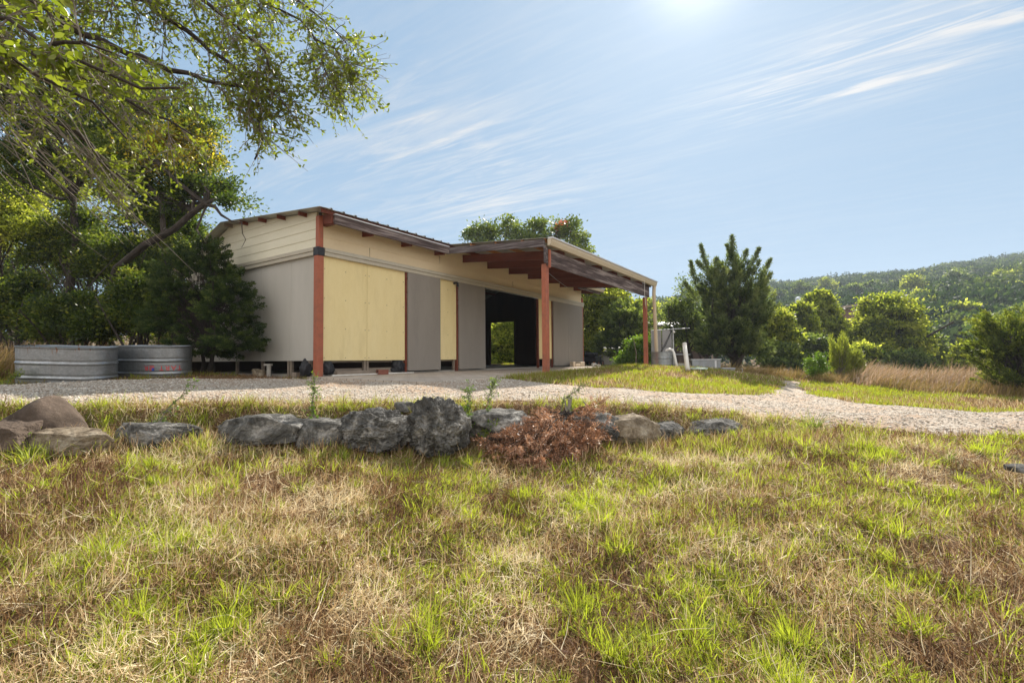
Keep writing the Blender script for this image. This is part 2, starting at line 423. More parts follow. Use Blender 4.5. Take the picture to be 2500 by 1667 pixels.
# brown jamb strips
for u in (2.428, 4.43, 9.025, 10.07):
    part(MB().box(u, u + .045, -.035, .05, .0, 2.57), 'door_jamb', M_joist)
# sliding grey doors
for (u0, u1, zb) in ((2.48, 3.69, .06), (4.485, 5.74, .05), (10.125, 11.36, .06), (11.368, 12.72, .10)):
    d = panel(u0, u1, zb, 2.66, M_grey, 'sliding_door', vf=-.075, t=.04)
    part(MB().box(u0 + .002, u1 - .002, -.081, -.0755, zb, .335), 'kick_board', M_grey, d)
# sills, studs and low gap framing behind the front panels
for u in (.10, 1.19, 1.27, 2.36, 3.72, 4.36, 9.1, 9.98): part(MB().box(u, u + .06, .04, .10, .03, .33), 'wall_stud', M_wood)
for a_, b_ in ((.09, 2.42), (3.70, 4.42)): part(MB().box(a_, b_, .103, .14, .285, .327), 'bottom_rail', M_wood)
part(MB().box(.25, 2.4, .11, .15, .032, .15), 'base_board', M_wood)
# inner dark lining above/behind the panels
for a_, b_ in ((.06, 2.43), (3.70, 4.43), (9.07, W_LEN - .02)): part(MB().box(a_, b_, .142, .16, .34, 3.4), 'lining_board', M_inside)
# door track band, front
tr = MB().box(.06, W_LEN + .10, -.105, .03, 2.66, 2.742).box(.06, W_LEN + .10, -.085, .0, 2.575, 2.658)
part(tr, 'door_track', M_track, bevel=.004)
part(MB().tube([(5.8, -.05, 2.555), (9.0, -.05, 2.555)], .018, 6), 'hanging_rail', M_steel)
part(MB().box(4.30, 4.34, -.16, -.015, 2.50, 2.56).tube([(4.32, -.15, 2.52), (4.32, -.17, 2.42)], .03, 8), 'wall_lamp', M_black)
# front siding with lap boards
fs = MB(); z = 2.742; zt = S(0) - .006
while z < zt - .01:
    z1 = min(z + .245, zt); fs.hexa([(.06,-.022,z),(W_LEN,-.022,z),(W_LEN,.03,z),(.06,.03,z),(.06,-.012,z1),(W_LEN,-.012,z1),(W_LEN,.03,z1),(.06,.03,z1)]); z = z1
part(fs, 'front_siding', M_beige)
for k, u in enumerate((1.3, 3.72, 4.95, 7.38, 9.8)):
    part(MB().box(u, u + .006, -.0245, -.010, 2.75 + .245 * (k % 3), 2.98 + .245 * (k % 3)), 'siding_joint', M_wood)
# side wall (u = 0)
v = .06; edges = [.06, 1.0, 2.2, 3.42, 4.64, DEPTH]
for a, b in zip(edges[:-1], edges[1:]):
    part(MB().box(-.045, .0, a + .003, b - .003, .33, 2.60), 'side_panel', M_side, bevel=.003)
part(MB().box(-.135, .0, .055, DEPTH, 2.66, 2.742).box(-.115, -.046, .055, DEPTH, 2.575, 2.658), 'side_track', M_track, bevel=.004)
sd = MB(); z = 2.742
while z < S(RIDGE) - .02:
    z1 = z + .205; vs = list(np.arange(.052, DEPTH + .01, .15)) + [RIDGE]; vs = sorted(vs)
    for a, b in zip(vs[:-1], vs[1:]):
        ta, tb = min(z1, SR(a) - .006), min(z1, SR(b) - .006)
        if ta <= z + .003 and tb <= z + .003: continue
        ta, tb = max(ta, z + .001), max(tb, z + .001)
        sd.hexa([(-.058,a,z),(0,a,z),(0,b,z),(-.058,b,z),(-.046,a,ta),(0,a,ta),(0,b,tb),(-.046,b,tb)])
    z = z1
part(sd, 'gable_siding', M_cream)
for a_ in (.3, 1.0, 1.10, 2.2, 3.4): part(MB().box(-.02, .04, a_, a_ + .065, -.05, .328), 'side_stud', M_wood)
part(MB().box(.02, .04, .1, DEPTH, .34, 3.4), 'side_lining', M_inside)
# back and end walls
part(MB().box(-.04, W_LEN, DEPTH, DEPTH + .05, -.05, SR(DEPTH) - .02), 'back_wall', M_cream)
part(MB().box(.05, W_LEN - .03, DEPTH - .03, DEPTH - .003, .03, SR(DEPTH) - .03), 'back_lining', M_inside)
ew = MB()
def end_prism(va, vb, z0, zf):
    vs = [va] + [q for q in (RIDGE,) if va < q < vb] + [vb]
    for a, b in zip(vs[:-1], vs[1:]):
        ta = SR(a) - .02 if zf is None else zf; tb = SR(b) - .02 if zf is None else zf
        ew.hexa([(W_LEN-.02,a,z0),(W_LEN+.03,a,z0),(W_LEN+.03,b,z0),(W_LEN-.02,b,z0),(W_LEN-.02,a,ta),(W_LEN+.03,a,ta),(W_LEN+.03,b,tb),(W_LEN-.02,b,tb)])
end_prism(.06, 3.5, 0, None); end_prism(4.9, DEPTH, 0, None); end_prism(3.5, 4.9, 2.12, None); end_prism(3.5, 4.9, -.05, .06)
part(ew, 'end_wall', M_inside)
part(MB().box(W_LEN-.05, W_LEN-.021, 3.42, 3.5, .03, 2.2).box(W_LEN-.05, W_LEN-.021, 4.9, 4.98, .03, 2.2).box(W_LEN-.05, W_LEN-.021, 3.5, 4.9, 2.121, 2.2), 'door_frame', M_inside)
part(MB().box(10.6, 10.75, 4.6, 4.75, .03, SR(4.6) - .3), 'inner_post', M_inside)

# roof sheets with ribs
def rib_profile(u0, u1, pitch=.305):
    out = []; u = u0
    while u < u1 - 1e-6:
        for du, dz in ((0, 0), (.10, 0), (.115, .006), (.19, .006), (.21, 0), (.245, 0), (.262, .032), (.288, .032)):
            if u + du <= u1: out.append((u + du, dz))
        u += pitch
    out.append((u1, 0)); return out
def roof_sheet(u0, u1, vz, name):
    pr = rib_profile(u0, u1); m = MB(); n = len(pr)
    for th in (0, .006):
        for (v, z) in vz: m.v += [(u, v, z + dz + th) for u, dz in pr]
    K = len(vz)
    for lay in (0, 1):
        for k in range(K - 1):
            for i in range(n - 1):
                a = lay * K * n + k * n + i; m.f.append((a, a + 1, a + n + 1, a + n))
    for i in range(n - 1):
        for k in (0, K - 1): a = k * n + i; b = a + K * n; m.f.append((a, a + 1, b + 1, b))
    for k in range(K - 1):
        for i in (0, n - 1): a = k * n + i; b = a + K * n; m.f.append((a, a + n, b + n, b))
    return part(m, name, M_roof)
roof_sheet(-.32, 14.0, [(-.46, S(-.46)), (RIDGE, S(RIDGE)), (6.7, SR(6.7))], 'roof')
roof_sheet(3.66, 11.72, [(-3.58, S(-3.58)), (-.462, S(-.462))], 'carport_roof')
# purlins along the building, their tails poke out at the gable
for v in (-.36, .42, 1.25, 2.05, 2.9, 3.65):
    part(MB().box(-.24 if v > -.1 else -.22, 13.9, v - .02, v + .02, S(v) - .085, S(v) - .004), 'purlin', M_joist if v < 3 else M_wood)
for v in (4.6, 5.6): part(MB().box(-.24, 13.9, v - .02, v + .02, SR(v) - .10, SR(v) - .012), 'purlin', M_joist)
for v in (-1.15, -1.95, -2.75, -3.40):
    part(MB().box(3.70, 11.66, v - .02, v + .02, S(v) - .085, S(v) - .004), 'carport_purlin', M_purlin)
# rafters every 1.21 m
def rafter(u, v0, v1, name, d=.22, th=.045, mat=None):
    zt = lambda v: S(v) - .087
    return part(MB().hexa([(u,v0,zt(v0)-d),(u+th,v0,zt(v0)-d),(u+th,v1,zt(v1)-d),(u,v1,zt(v1)-d),(u,v0,zt(v0)),(u+th,v0,zt(v0)),(u+th,v1,zt(v1)),(u,v1,zt(v1))]), name, mat or M_joist)
for k in range(11):
    u = 1.08 + 1.213 * k
    if u > 3.7 and u < 11.8: rafter(u, -3.38, RIDGE - .05, 'rafter')
    else: rafter(u, -.37, RIDGE - .05, 'rafter')
part(MB().hexa([(.02,-.37,3.22),(.07,-.37,3.22),(.07,-.02,3.25),(.02,-.02,3.25),(.02,-.37,3.42),(.07,-.37,3.42),(.07,-.02,3.45),(.02,-.02,3.45)]), 'rafter_tail', M_joist)
part(MB().box(.06, .14, -.37, -.025, 3.215, 3.40), 'end_block', M_joist)
# fascia beams
fb = part(MB().box(.055, 3.655, -.43, -.385, 3.205, 3.395), 'fascia_beam', M_weather)
part(MB().box(.055, 3.655, -.445, -.382, 3.397, 3.42), 'drip_strip', M_gutlip, fb)
part(MB().hexa([(3.66,-3.42,2.995),(3.705,-3.42,2.995),(3.705,-.385,3.225),(3.66,-.385,3.225),(3.66,-3.42,3.165),(3.705,-3.42,3.165),(3.705,-.385,3.395),(3.66,-.385,3.395)]), 'carport_side_beam', M_weatherv)
part(MB().box(11.66, 13.9, -.43, -.385, 3.205, 3.395), 'fascia_beam', M_weather)
part(MB().hexa([(11.66,-3.42,2.995),(11.705,-3.42,2.995),(11.705,-.385,3.225),(11.66,-.385,3.225),(11.66,-3.42,3.165),(11.705,-3.42,3.165),(11.705,-.385,3.395),(11.66,-.385,3.395)]), 'carport_side_beam', M_weatherv)
part(MB().box(3.72, 11.30, -3.475, -3.43, 2.56, 2.935), 'carport_front_beam', M_weather)
part(MB().box(3.60, 3.70, -3.48, -3.43, 2.60, 2.99), 'beam_stub', M_weatherv)
part(MB().box(3.72, 3.85, -3.425, -3.29, -.09, 2.60).box(3.73, 3.80, -3.52, -3.477, 2.5, 2.93), 'carport_post', M_redpost, bevel=.005)
part(MB().box(11.07, 11.20, -3.425, -3.29, -.20, 2.56), 'carport_post', M_redpost, bevel=.005)
# gutters: a trough with a curled lip
def gutter(u0, u1, vv, zt, name, h=.15):
    prof = [(0, 0), (0, -h), (-.09, -h), (-.125, -h * .35), (-.125, 0), (-.11, 0), (-.11, -h * .35), (-.085, -h + .01), (-.012, -h + .01), (-.012, 0)]
    m = MB(); n = len(prof)
    m.v = [(u0, vv + a, zt + b) for a, b in prof] + [(u1, vv + a, zt + b) for a, b in prof]
    m.f = [(i, (i + 1) % n, n + (i + 1) % n, n + i) for i in range(n)] + [tuple(range(n))[::-1], tuple(range(n, 2 * n))]
    m.add([(u0, vv, zt), (u0, vv, zt - h), (u0, vv - .09, zt - h), (u0, vv - .125, zt - h * .35), (u0, vv - .125, zt)], [(0, 1, 2, 3, 4)])
    g = part(m, name, M_gutter)
    part(MB().box(u0 - .01, u1 + .01, vv - .15, vv - .02, zt + .002, zt + .035), 'gutter_lip', M_gutlip, g)
    return g
gutter(3.66, 11.78, -3.50, S(-3.58) - .02, 'gutter', .16)
gutter(11.9, 14.0, -.45, 3.43, 'back_gutter', .13)
part(MB().tube([(11.62, -3.56, 3.0), (11.60, -3.55, 2.7), (11.95, -3.50, .55), (11.97, -3.50, .40)], .068, 8), 'downspout', M_gutter)
part(MB().tube([(10.2, -3.66, 3.05), (10.2, -3.66, 2.45)], .006, 5), 'hanging_cord', M_white)
w = MB(); a0 = np.array([3.85, -3.3, 2.5]); a1 = np.array([11.0, -3.3, 2.62])
w.tube([a0 + (a1 - a0) * t + np.array([0, .5 * math.sin(math.pi * t), -.28 * math.sin(math.pi * t)]) for t in np.linspace(0, 1, 14)], .005, 4)
part(w, 'sagging_wire', M_steel)
ch = MB()
for k in range(3): ch.tube([(11.0 + .05 * k - .1, -3.44, 2.56), (11.0 + .05 * k - .1, -3.44, 2.25 - .06 * k)], .006, 4)
part(ch, 'wire_ends', M_gutter)

# things around the foot of the wall -- local shed frame helper
def at_shed(u, v, z=0.0):
    p = CORNER + BU * u + BV * v; return (p[0], p[1], PADZ + z)

def lump(name, size, loc, mat, seed, sub=3, amp=.25, freq=1.3, rz=0, tilt=(0, 0), flat=None, parent=None, ridged=False, base=True):
    bm = bmesh.new(); bmesh.ops.create_icosphere(bm, subdivisions=sub, radius=1)
    off = Vector((seed * 13.7, seed * 5.1, seed * 9.3)); rr = random.Random(seed)
    cuts = [(Vector((rr.uniform(-1, 1), rr.uniform(-1, 1), rr.uniform(-.3, 1))).normalized(), rr.uniform(.60, .86)) for _ in range(16)] + [(Vector((rr.uniform(-.2, .2), rr.uniform(-.15, .15), 1)).normalized(), .58), (Vector((rr.uniform(-.3, .3), -1, rr.uniform(-.1, .35))).normalized(), .68)] if flat else []
    for vtx in bm.verts:
        p = vtx.co.copy()
        if flat: p = p / (max(abs(p.x), abs(p.y), abs(p.z)) ** .62) * .86
        for nrm, d in cuts:
            e = p.dot(nrm) - d
            if e > 0: p -= nrm * e * .98
        n = mnoise.fractal(p * freq + off, .75, 2.1, 7)
        q = mnoise.noise(p * freq * 3.1 + off)
        p *= 1 + amp * n + (amp * .35 * (1 - abs(q) * 2) if ridged else 0)
        if base and p.z < -.55: p.z = -.55 + (p.z + .55) * .25
        vtx.co = Vector((p.x * size[0], p.y * size[1], p.z * size[2]))
    for f in bm.faces: f.smooth = not flat
    me = bpy.data.meshes.new(name); bm.to_mesh(me); bm.free()
    o = link_mesh(name, me, mat, parent); o.location = loc; o.rotation_euler = (tilt[0], tilt[1], rz)
    return o

bags = [(.22, .08, .15, (.14, .12, .19), 'black plastic bag slumped in the wall gap right of the red corner post'),
        (2.28, .08, .15, (.20, .12, .19), 'black plastic bag in the wall gap beside the first grey door')]
for i, (u, v, z, s, lb) in enumerate(bags):
    o = lump('plastic_bag', s, at_shed(u, v, z), M_black, 40 + i, 4, .3, 1.6, rz=i, ridged=True)
    tag(o, lb, 'bag', 'black bags in the wall gaps')
o = lump('plastic_bag', (.13, .12, .22), at_shed(-.02, .42, .13), M_black, 44, 4, .3, 1.8, ridged=True)
tag(o, 'black plastic bag under the grey side wall left of the corner post', 'bag', 'black bags in the wall gaps')
o = MB().box(0, 1.05, -.06, .06, 0, .11).build('timber_plank', M_wood, bevel=.008); o.location = at_shed(.32, -.12, -.01); o.rotation_euler = (0, 0, RZ - .03)
tag(o, 'weathered grey timber plank lying under the wide yellow panels', 'plank')
o = MB().tube([(0, 0, 0), (1.2, .01, 0), (2.35, 0, 0)], .014, 8).build('water_pipe', M_white); o.location = at_shed(.1, -.30, .015); o.rotation_euler = (0, 0, RZ)
tag(o, 'thin white pipe on the paving along the wall foot', 'pipe')
bk = empty('hollow_brick', at_shed(1.28, -.36, 0), RZ - .2); tag(bk, 'dark red hollow brick lying on the paving under the yellow panels', 'brick')
MB().box(0, .26, 0, .012, 0, .11).box(0, .26, .10, .112, 0, .11).box(0, .26, .012, .10, .098, .11).box(0, .26, .012, .10, 0, .012).box(.12, .14, .012, .10, .012, .098).build('brick_shell', M_brick, bk)
o = MB().box(0, .2, 0, .16, 0, .11).build('wooden_crate', M_wood, bevel=.008); o.location = at_shed(-.15, .62, -.03); o.rotation_euler = (0, 0, RZ)
for k in range(3):
    pass
tag(o, 'small wooden box under the side wall beside the black bag', 'box')
o = lump('field_stone', (.20, .14, .15), at_shed(-.35, 1.72, .06), None, 61, 3, .18, flat=True)
STONE_FIX = o
tag(o, 'brown field stone under the side wall beside a small grey post', 'stone')
o = MB().tube([(0, 0, 0), (0, 0, .27)], .045, 10).box(-.09, .06, -.05, .05, .27, .31).build('pier_block', M_conc); o.location = at_shed(-.30, 1.42, -.04)
tag(o, 'short grey concrete pier with a flat cap under the side wall', 'pier')
for i, (u, v, s, z, lb) in enumerate([(11.1, -.42, (.16, .18, .21), 0, 'upright tan stone block standing before the far grey doors'),
                                   (11.35, -.42, (.42, .24, .11), 0, 'low flat tan stone block lying before the far grey doors'),
                                   (11.85, -.40, (.46, .26, .19), 0, 'tan stone block nearest the right end of the shed wall')]):
    o = MB().box(0, s[0], 0, s[1], 0, s[2]).build('stone_block', M_block, bevel=.015); o.location = at_shed(u, v, -.005); o.rotation_euler = (0, 0, RZ + .1 * (i - 1))
    tag(o, lb, 'block', 'tan stone blocks by the far doors')

# dark cart, white container and block past the far corner
gx_, gy_ = at_shed(14.2, .25)[:2]
cart = empty('garden_cart', (gx_, gy_, PADZ - .06), RZ); tag(cart, 'black wheeled garden machine parked past the far corner of the shed', 'cart')
MB().box(-.1, .62, -.3, .3, .22, .50).build('body', M_black, cart, bevel=.05)
MB().box(-.1, .30, -.28, .28, .50, .66).build('hood', M_black, cart, bevel=.05)
for (a, b) in ((.05, -.34), (.52, -.34), (.05, .34), (.52, .34)):
    wv = MB().tube([(a, b - .04, .16), (a, b + .04, .16)], .16, 14).build('wheel', M_black, cart)
    MB().tube([(a, b - .045, .16), (a, b + .045, .16)], .07, 10).build('rim', M_brick, wv)
MB().tube([(.6, 0, .35), (.66, 0, .45), (.68, 0, .5)], .05, 8).build('muffler', M_block, cart)
q = P(1450, 893, 20.5)
jug = empty('white_container', (q[0], q[1], PADZ - .06), .3); tag(jug, 'small white plastic container with an orange cap beside the dark cart', 'container')
MB().box(-.09, .09, -.08, .08, 0, .19).build('body', M_white, jug, bevel=.02); MB().tube([(0, 0, .19), (0, 0, .23)], .03, 10).build('cap', M_purlin, jug)
q = P(1459, 896, 19.8)
o = MB().box(-.10, .10, -.1, .1, 0, .14).build('concrete_block', M_conc, bevel=.01); o.location = (q[0], q[1], PADZ - .06); o.rotation_euler = (0, 0, .5)
tag(o, 'grey concrete block beside the white container', 'block')

# ------------------------------------------------------------------ rainwater corner
def lathe(mb, prof, n=28, cx=0, cy=0):
    base = len(mb.v)
    for (r, z) in prof:
        for k in range(n): a = 2 * math.pi * k / n; mb.v.append((cx + r * math.cos(a), cy + r * math.sin(a), z))
    for i in range(len(prof) - 1):
        for k in range(n): mb.f.append((base + i * n + k, base + i * n + (k + 1) % n, base + (i + 1) * n + (k + 1) % n, base + (i + 1) * n + k))
    return mb
def galv_material(name='galvanised_tank', rust=False):
    m, nt, N, L = new_mat(name); v = coords(nt)
    vo = N.new('ShaderNodeTexVoronoi'); vo.inputs['Scale'].default_value = 38; L.new(v, vo.inputs['Vector'])
    c = ramp(nt, vo.outputs['Color'], [(0, (.24, .26, .28)), (1, (.34, .36, .38))])
    a = tex_noise(nt, coords(nt, (1, 1, .3)), 3.5, 8, .7)
    c = mixc(nt, ramp(nt, a, [(.4, (0, 0, 0)), (.75, (.7, .7, .7))]), c, (.20, .19, .175))
    if rust:
        b = tex_noise(nt, coords(nt, (1, 1, .12)), 14, 6, .6)
        sp = N.new('ShaderNodeSeparateXYZ'); tc = N.new('ShaderNodeTexCoord'); L.new(tc.outputs['Object'], sp.inputs[0])
        mr = N.new('ShaderNodeMapRange'); mr.inputs[1].default_value = .53; mr.inputs[2].default_value = .63; L.new(sp.outputs[2], mr.inputs[0])
        mk = N.new('ShaderNodeMapRange'); mk.inputs[1].default_value = .62; mk.inputs[2].default_value = .66; L.new(b, mk.inputs[0])
        mm = N.new('ShaderNodeMath'); mm.operation = 'MULTIPLY'; L.new(mr.outputs[0], mm.inputs[0]); L.new(mk.outputs[0], mm.inputs[1])
        c = mixc(nt, mm.outputs[0], c, (.22, .08, .03))
    rg = ramp(nt, a, [(.3, (.32,) * 3), (.7, (.5,) * 3)])
    principled(nt, c, rg, .85, .5, bump(nt, tex_noise(nt, v, 5, 3, .5), .25, .03)); return m
M_galv = galv_material(); M_galv_r = galv_material('galvanised_tank_rusty', True)
q = P(1617, 897, 17.9); tz = PADZ - .12
rt = empty('rainwater_tank', (q[0], q[1], tz)); tag(rt, 'round galvanised tank catching the downspout by the far red post', 'water tank')
prof = [(.385, 0)]
for k in range(40):
    z = .02 + k * .016; r = .385 + (.012 if (.18 < z < .24 or .42 < z < .48) else 0); prof.append((r, z))
prof += [(.40, .66), (.40, .675), (.375, .675), (.37, .60), (.37, .05)]
lathe(MB(), prof, 36).build('shell', M_galv, rt, smooth=False)
lathe(MB(), [(.0, .5), (.369, .5)], 36).build('water', M_black, rt)
q = P(1640, 900, 17.6)
pv = MB().tube([q * [1, 1, 0] + [-.12, .25, PADZ + .50], q * [1, 1, 0] + [-.10, .22, PADZ + .60], q * [1, 1, 0] + [-.02, .18, PADZ + .64], q * [1, 1, 0] + [.08, .14, PADZ + .62], q * [1, 1, 0] + [.12, .10, PADZ + .50], q * [1, 1, 0] + [.16, .05, PADZ + .2], q * [1, 1, 0] + [.22, 0, PADZ - .2]], .055, 10).build('overflow_pipe', M_white, smooth=True)
tag(pv, 'curved white plastic overflow pipe beside the round metal tank', 'pipe')
a, b = P(1671, 838, 15.0), P(1680, 907, 14.6)
st_ = empty('standpipe', tuple(b)); tag(st_, 'upright white plastic standpipe on the grass mound', 'pipe')
d_ = a - b
MB().tube([(0, 0, -.15), tuple(d_ * .96)], [.075, .062], 14).build('pipe', M_white, st_, smooth=True)
MB().tube([tuple(d_ * .955), tuple(d_)], [.07, .07], 14).build('cap', M_white, st_)
# panel rack of galvanised pipe
A = P(1592, 903, 19.5); B = P(1645, 901, 19.0)
rk = empty('panel_rack', (A[0], A[1], PADZ - .15), math.atan2(B[1] - A[1], B[0] - A[0])); tag(rk, 'two grey metal sheets hung on a galvanised pipe rack behind the round tank', 'rack')
Lr = float(np.hypot(*(B - A)[:2]))
MB().tube([(0, 0, 0), (0, 0, 1.64)], .03, 8).build('upright', M_steel, rk)
MB().tube([(Lr, 0, 0), (Lr, 0, 1.68), (Lr - .02, 0, 1.73), (Lr - .08, 0, 1.75)], .033, 8).build('upright', M_steel, rk)
MB().tube([(-.02, 0, 1.60), (Lr + .65, 0, 1.63)], .02, 6).build('rail', M_steel, rk)
MB().tube([(-.02, 0, .62), (Lr + .65, 0, .60)], .022, 6).build('rail', M_steel, rk)
def sheet(x0, x1):
    m = MB(); m.box(x0, x1, -.035, -.022, .64, 1.58)
    m.box(x0, x0 + .025, -.055, -.036, .64, 1.58).box(x1 - .025, x1, -.055, -.036, .64, 1.58).box(x0 + .026, x1 - .026, -.050, -.036, .97, .985)
    return m
sheet(.03, Lr * .5 - .03).build('metal_sheet', M_panel, rk); sheet(Lr * .5 + .02, Lr - .05).build('metal_sheet', M_panel, rk)
cb = MB()
for k in range(2):
    pts = [(Lr - .03 - .5 * t - .05 * k * math.sin(3.1 * t), -.08, 1.58 - .92 * t - .12 * math.sin(3.1 * t)) for t in np.linspace(0, 1, 9)]
    cb.tube(pts, .009, 5)
for k in range(20):
    pass
cb.tube([(Lr + .10 * math.cos(t), -.06, 1.60 + .11 * math.sin(t)) for t in np.linspace(0, 6.0, 16)], .013, 5)
cb.build('cable', M_black, rk); lump('valve', (.05, .05, .06), (Lr + .05, -.06, 1.50), M_white, 71, 2, .1, parent=rk)
q = P(1722, 900, 18.0)
mb = empty('metal_box', (q[0], q[1], PADZ - .16), -.25); tag(mb, 'low galvanised metal box behind the crest of the grass mound', 'box')
MB().box(-.5, .5, -.25, .25, 0, .40).build('body', M_galv, mb, bevel=.01); MB().box(-.53, .53, -.28, .28, .402, .43).build('lid', M_gutlip, mb); MB().box(.30, .36, -.262, -.252, .05, .38).build('strap', M_gutlip, mb)
q = P(1671, 897, 18.4)
o = MB().box(-.30, .30, -.15, .15, 0, .27).build('low_trough', M_conc, bevel=.01); o.location = (q[0], q[1], PADZ - .16); tag(o, 'low grey trough between the standpipe and the metal box', 'trough')
q = P(1703, 899, 14.9)
o = MB().tube([(0, 0, 0), (0, 0, .05)], .30, 20).box(-.05, .05, -.05, .05, .05, .07).build('tank_lid', surf_mat('pale_green_plastic', (.40, .50, .42), (.46, .56, .48), 4, .5)); o.location = (q[0], q[1], q[2] - .03)
tag(o, 'pale green round lid lying in the grass on the mound', 'lid')
q = P(1775, 905, 16.8)
o = MB().box(-.22, .22, -.12, .12, 0, .10).box(-.24, .24, -.14, .14, .101, .15).build('valve_box', M_panel, bevel=.01); o.location = (q[0], q[1], q[2] - .04); tag(o, 'small flat lidded metal box at the foot of the tall juniper', 'box')
q = P(1803, 914, 16.5)
o = MB().tube([(-.14, 0, -.1), (-.14, 0, .20), (.14, 0, .20), (.14, 0, -.1)], .012, 6).tube([(-.14, 0, .1), (.14, 0, .1)], .008, 5).build('wire_hoop', M_steel); o.location = tuple(q); tag(o, 'small bent metal hoop stuck in the grass under the juniper', 'hoop')

# tarp shelter, distant shed, silo
A = P(1380, 836, 30); B = P(1478, 838, 30); C_ = P(1520, 858, 25); D__ = P(1380, 857, 25)
ts = empty('tarp_shelter', (0, 0, 0)); tag(ts, 'low shelter under a pale stretched tarp behind the shed', 'shelter')
def bil(s, t):
    p = (1 - s) * ((1 - t) * A + t * D__) + s * ((1 - t) * B + t * C_); p = p.copy(); p[2] -= .25 * math.sin(math.pi * s) * math.sin(math.pi * t); return p
V_ = [bil(i / 12, j / 8) for j in range(9) for i in range(13)]
m = MB(); m.add(V_ + [p - [0, 0, .02] for p in V_], [(j*13+i, j*13+i+1, (j+1)*13+i+1, (j+1)*13+i) for j in range(8) for i in range(12)] + [(117+j*13+i, 117+j*13+i+1, 117+(j+1)*13+i+1, 117+(j+1)*13+i) for j in range(8) for i in range(12)])
m.build('tarp', surf_mat('pale_tarp', (.50, .48, .44), (.60, .58, .54), 2, .7), ts)
for q in (B, C_, D__):
    MB().tube([(q[0], q[1], hz(q[0], q[1]) - .3), tuple(q)], .04, 6).build('pole', M_wood, ts)
m = MB(); e = P(1380, 880, 27); f2 = P(1515, 884, 27); m.hexa([(e[0], 27, .8), (f2[0], 27, .8), (f2[0], 27.1, .8), (e[0], 27.1, .8), (e[0], 27, 1.95), (f2[0], 27, 1.75), (f2[0], 27.1, 1.75), (e[0], 27.1, 1.95)])
m.build('back_screen', M_panel, ts)
A = P(1551, 781, 46); 
ds = empty('distant_shed', (A[0], 46, hz(A[0], 46))); tag(ds, 'distant open shed with a pale low roof behind the carport post', 'shed')
zz = A[2] - hz(A[0], 46)
MB().hexa([(1.2, -3, zz - .75), (6.5, -3, zz - .75), (6.5, 3, zz - .10), (0, 3, zz - .10), (1.2, -3, zz - .62), (6.5, -3, zz - .62), (6.5, 3, zz + .02), (0, 3, zz + .02)]).build('roof', M_gutlip, ds)
MB().box(1.4, 6.3, -.5, 2.6, -.5, zz - .6).build('wall', M_inside, ds)
for xx in (1.5, 3.8, 6.2): MB().box(xx, xx + .12, -2.7, -2.58, -.5, zz - .74).build('post', M_wood, ds)
A = P(1949, 728, 75); sl = empty('grain_silo', (A[0], 75, hz(A[0], 75))); tag(sl, 'tall narrow silver cylinder rising behind the bright oaks', 'silo')
hh = A[2] - hz(A[0], 75)
lathe(MB(), [(.42, 0), (.42, hh), (.2, hh + .2), (.01, hh + .25)], 18).build('shell', surf_mat('silver_paint', (.5, .55, .6), (.58, .62, .68), 2, .4), sl)
A = P(1942, 727, 74); o = MB().tube([(0, 0, 0), (0, 0, A[2] - hz(A[0], 74))], .06, 6).build('antenna_mast', M_steel); o.location = (A[0], 74, hz(A[0], 74)); tag(o, 'thin pale mast standing left of the silver cylinder', 'mast')
A = P(2050, 748, 62); hr = empty('hidden_house', (A[0], 62, hz(A[0], 62))); tag(hr, 'brown house end with a grey roof edge between the two bright oaks', 'house')
zz = A[2] - hz(A[0], 62)
MB().box(.4, 4, 0, 4, -.5, zz - .3).build('wall', surf_mat('brown_boards', (.10, .06, .04), (.15, .09, .06), 3, .8), hr)
MB().hexa([(0, -.5, zz - .3), (4.4, -.5, zz + .2), (4.4, 4.5, zz + .2), (0, 4.5, zz - .3), (0, -.5, zz), (4.4, -.5, zz + .5), (4.4, 4.5, zz + .5), (0, 4.5, zz)]).build('roof', M_wood, hr)
A = P(1886, 893, 25)
o = MB().add([(x * .09, .02 * (x % 2), z) for z in (-.2, .72) for x in range(9)] + [(x * .09, .02 * (x % 2) + .012, z) for z in (-.2, .72) for x in range(9)], [(i, i + 1, i + 10, i + 9) for i in range(8)] + [(18 + i, 19 + i, 28 + i, 27 + i) for i in range(8)]).build('metal_siding_sheet', M_panel)
o.location = (A[0] - .35, 25, A[2]); o.rotation_euler = (0.06, .03, 0); tag(o, 'blue grey corrugated sheet leaning in the shade under the bright oaks', 'sheet')

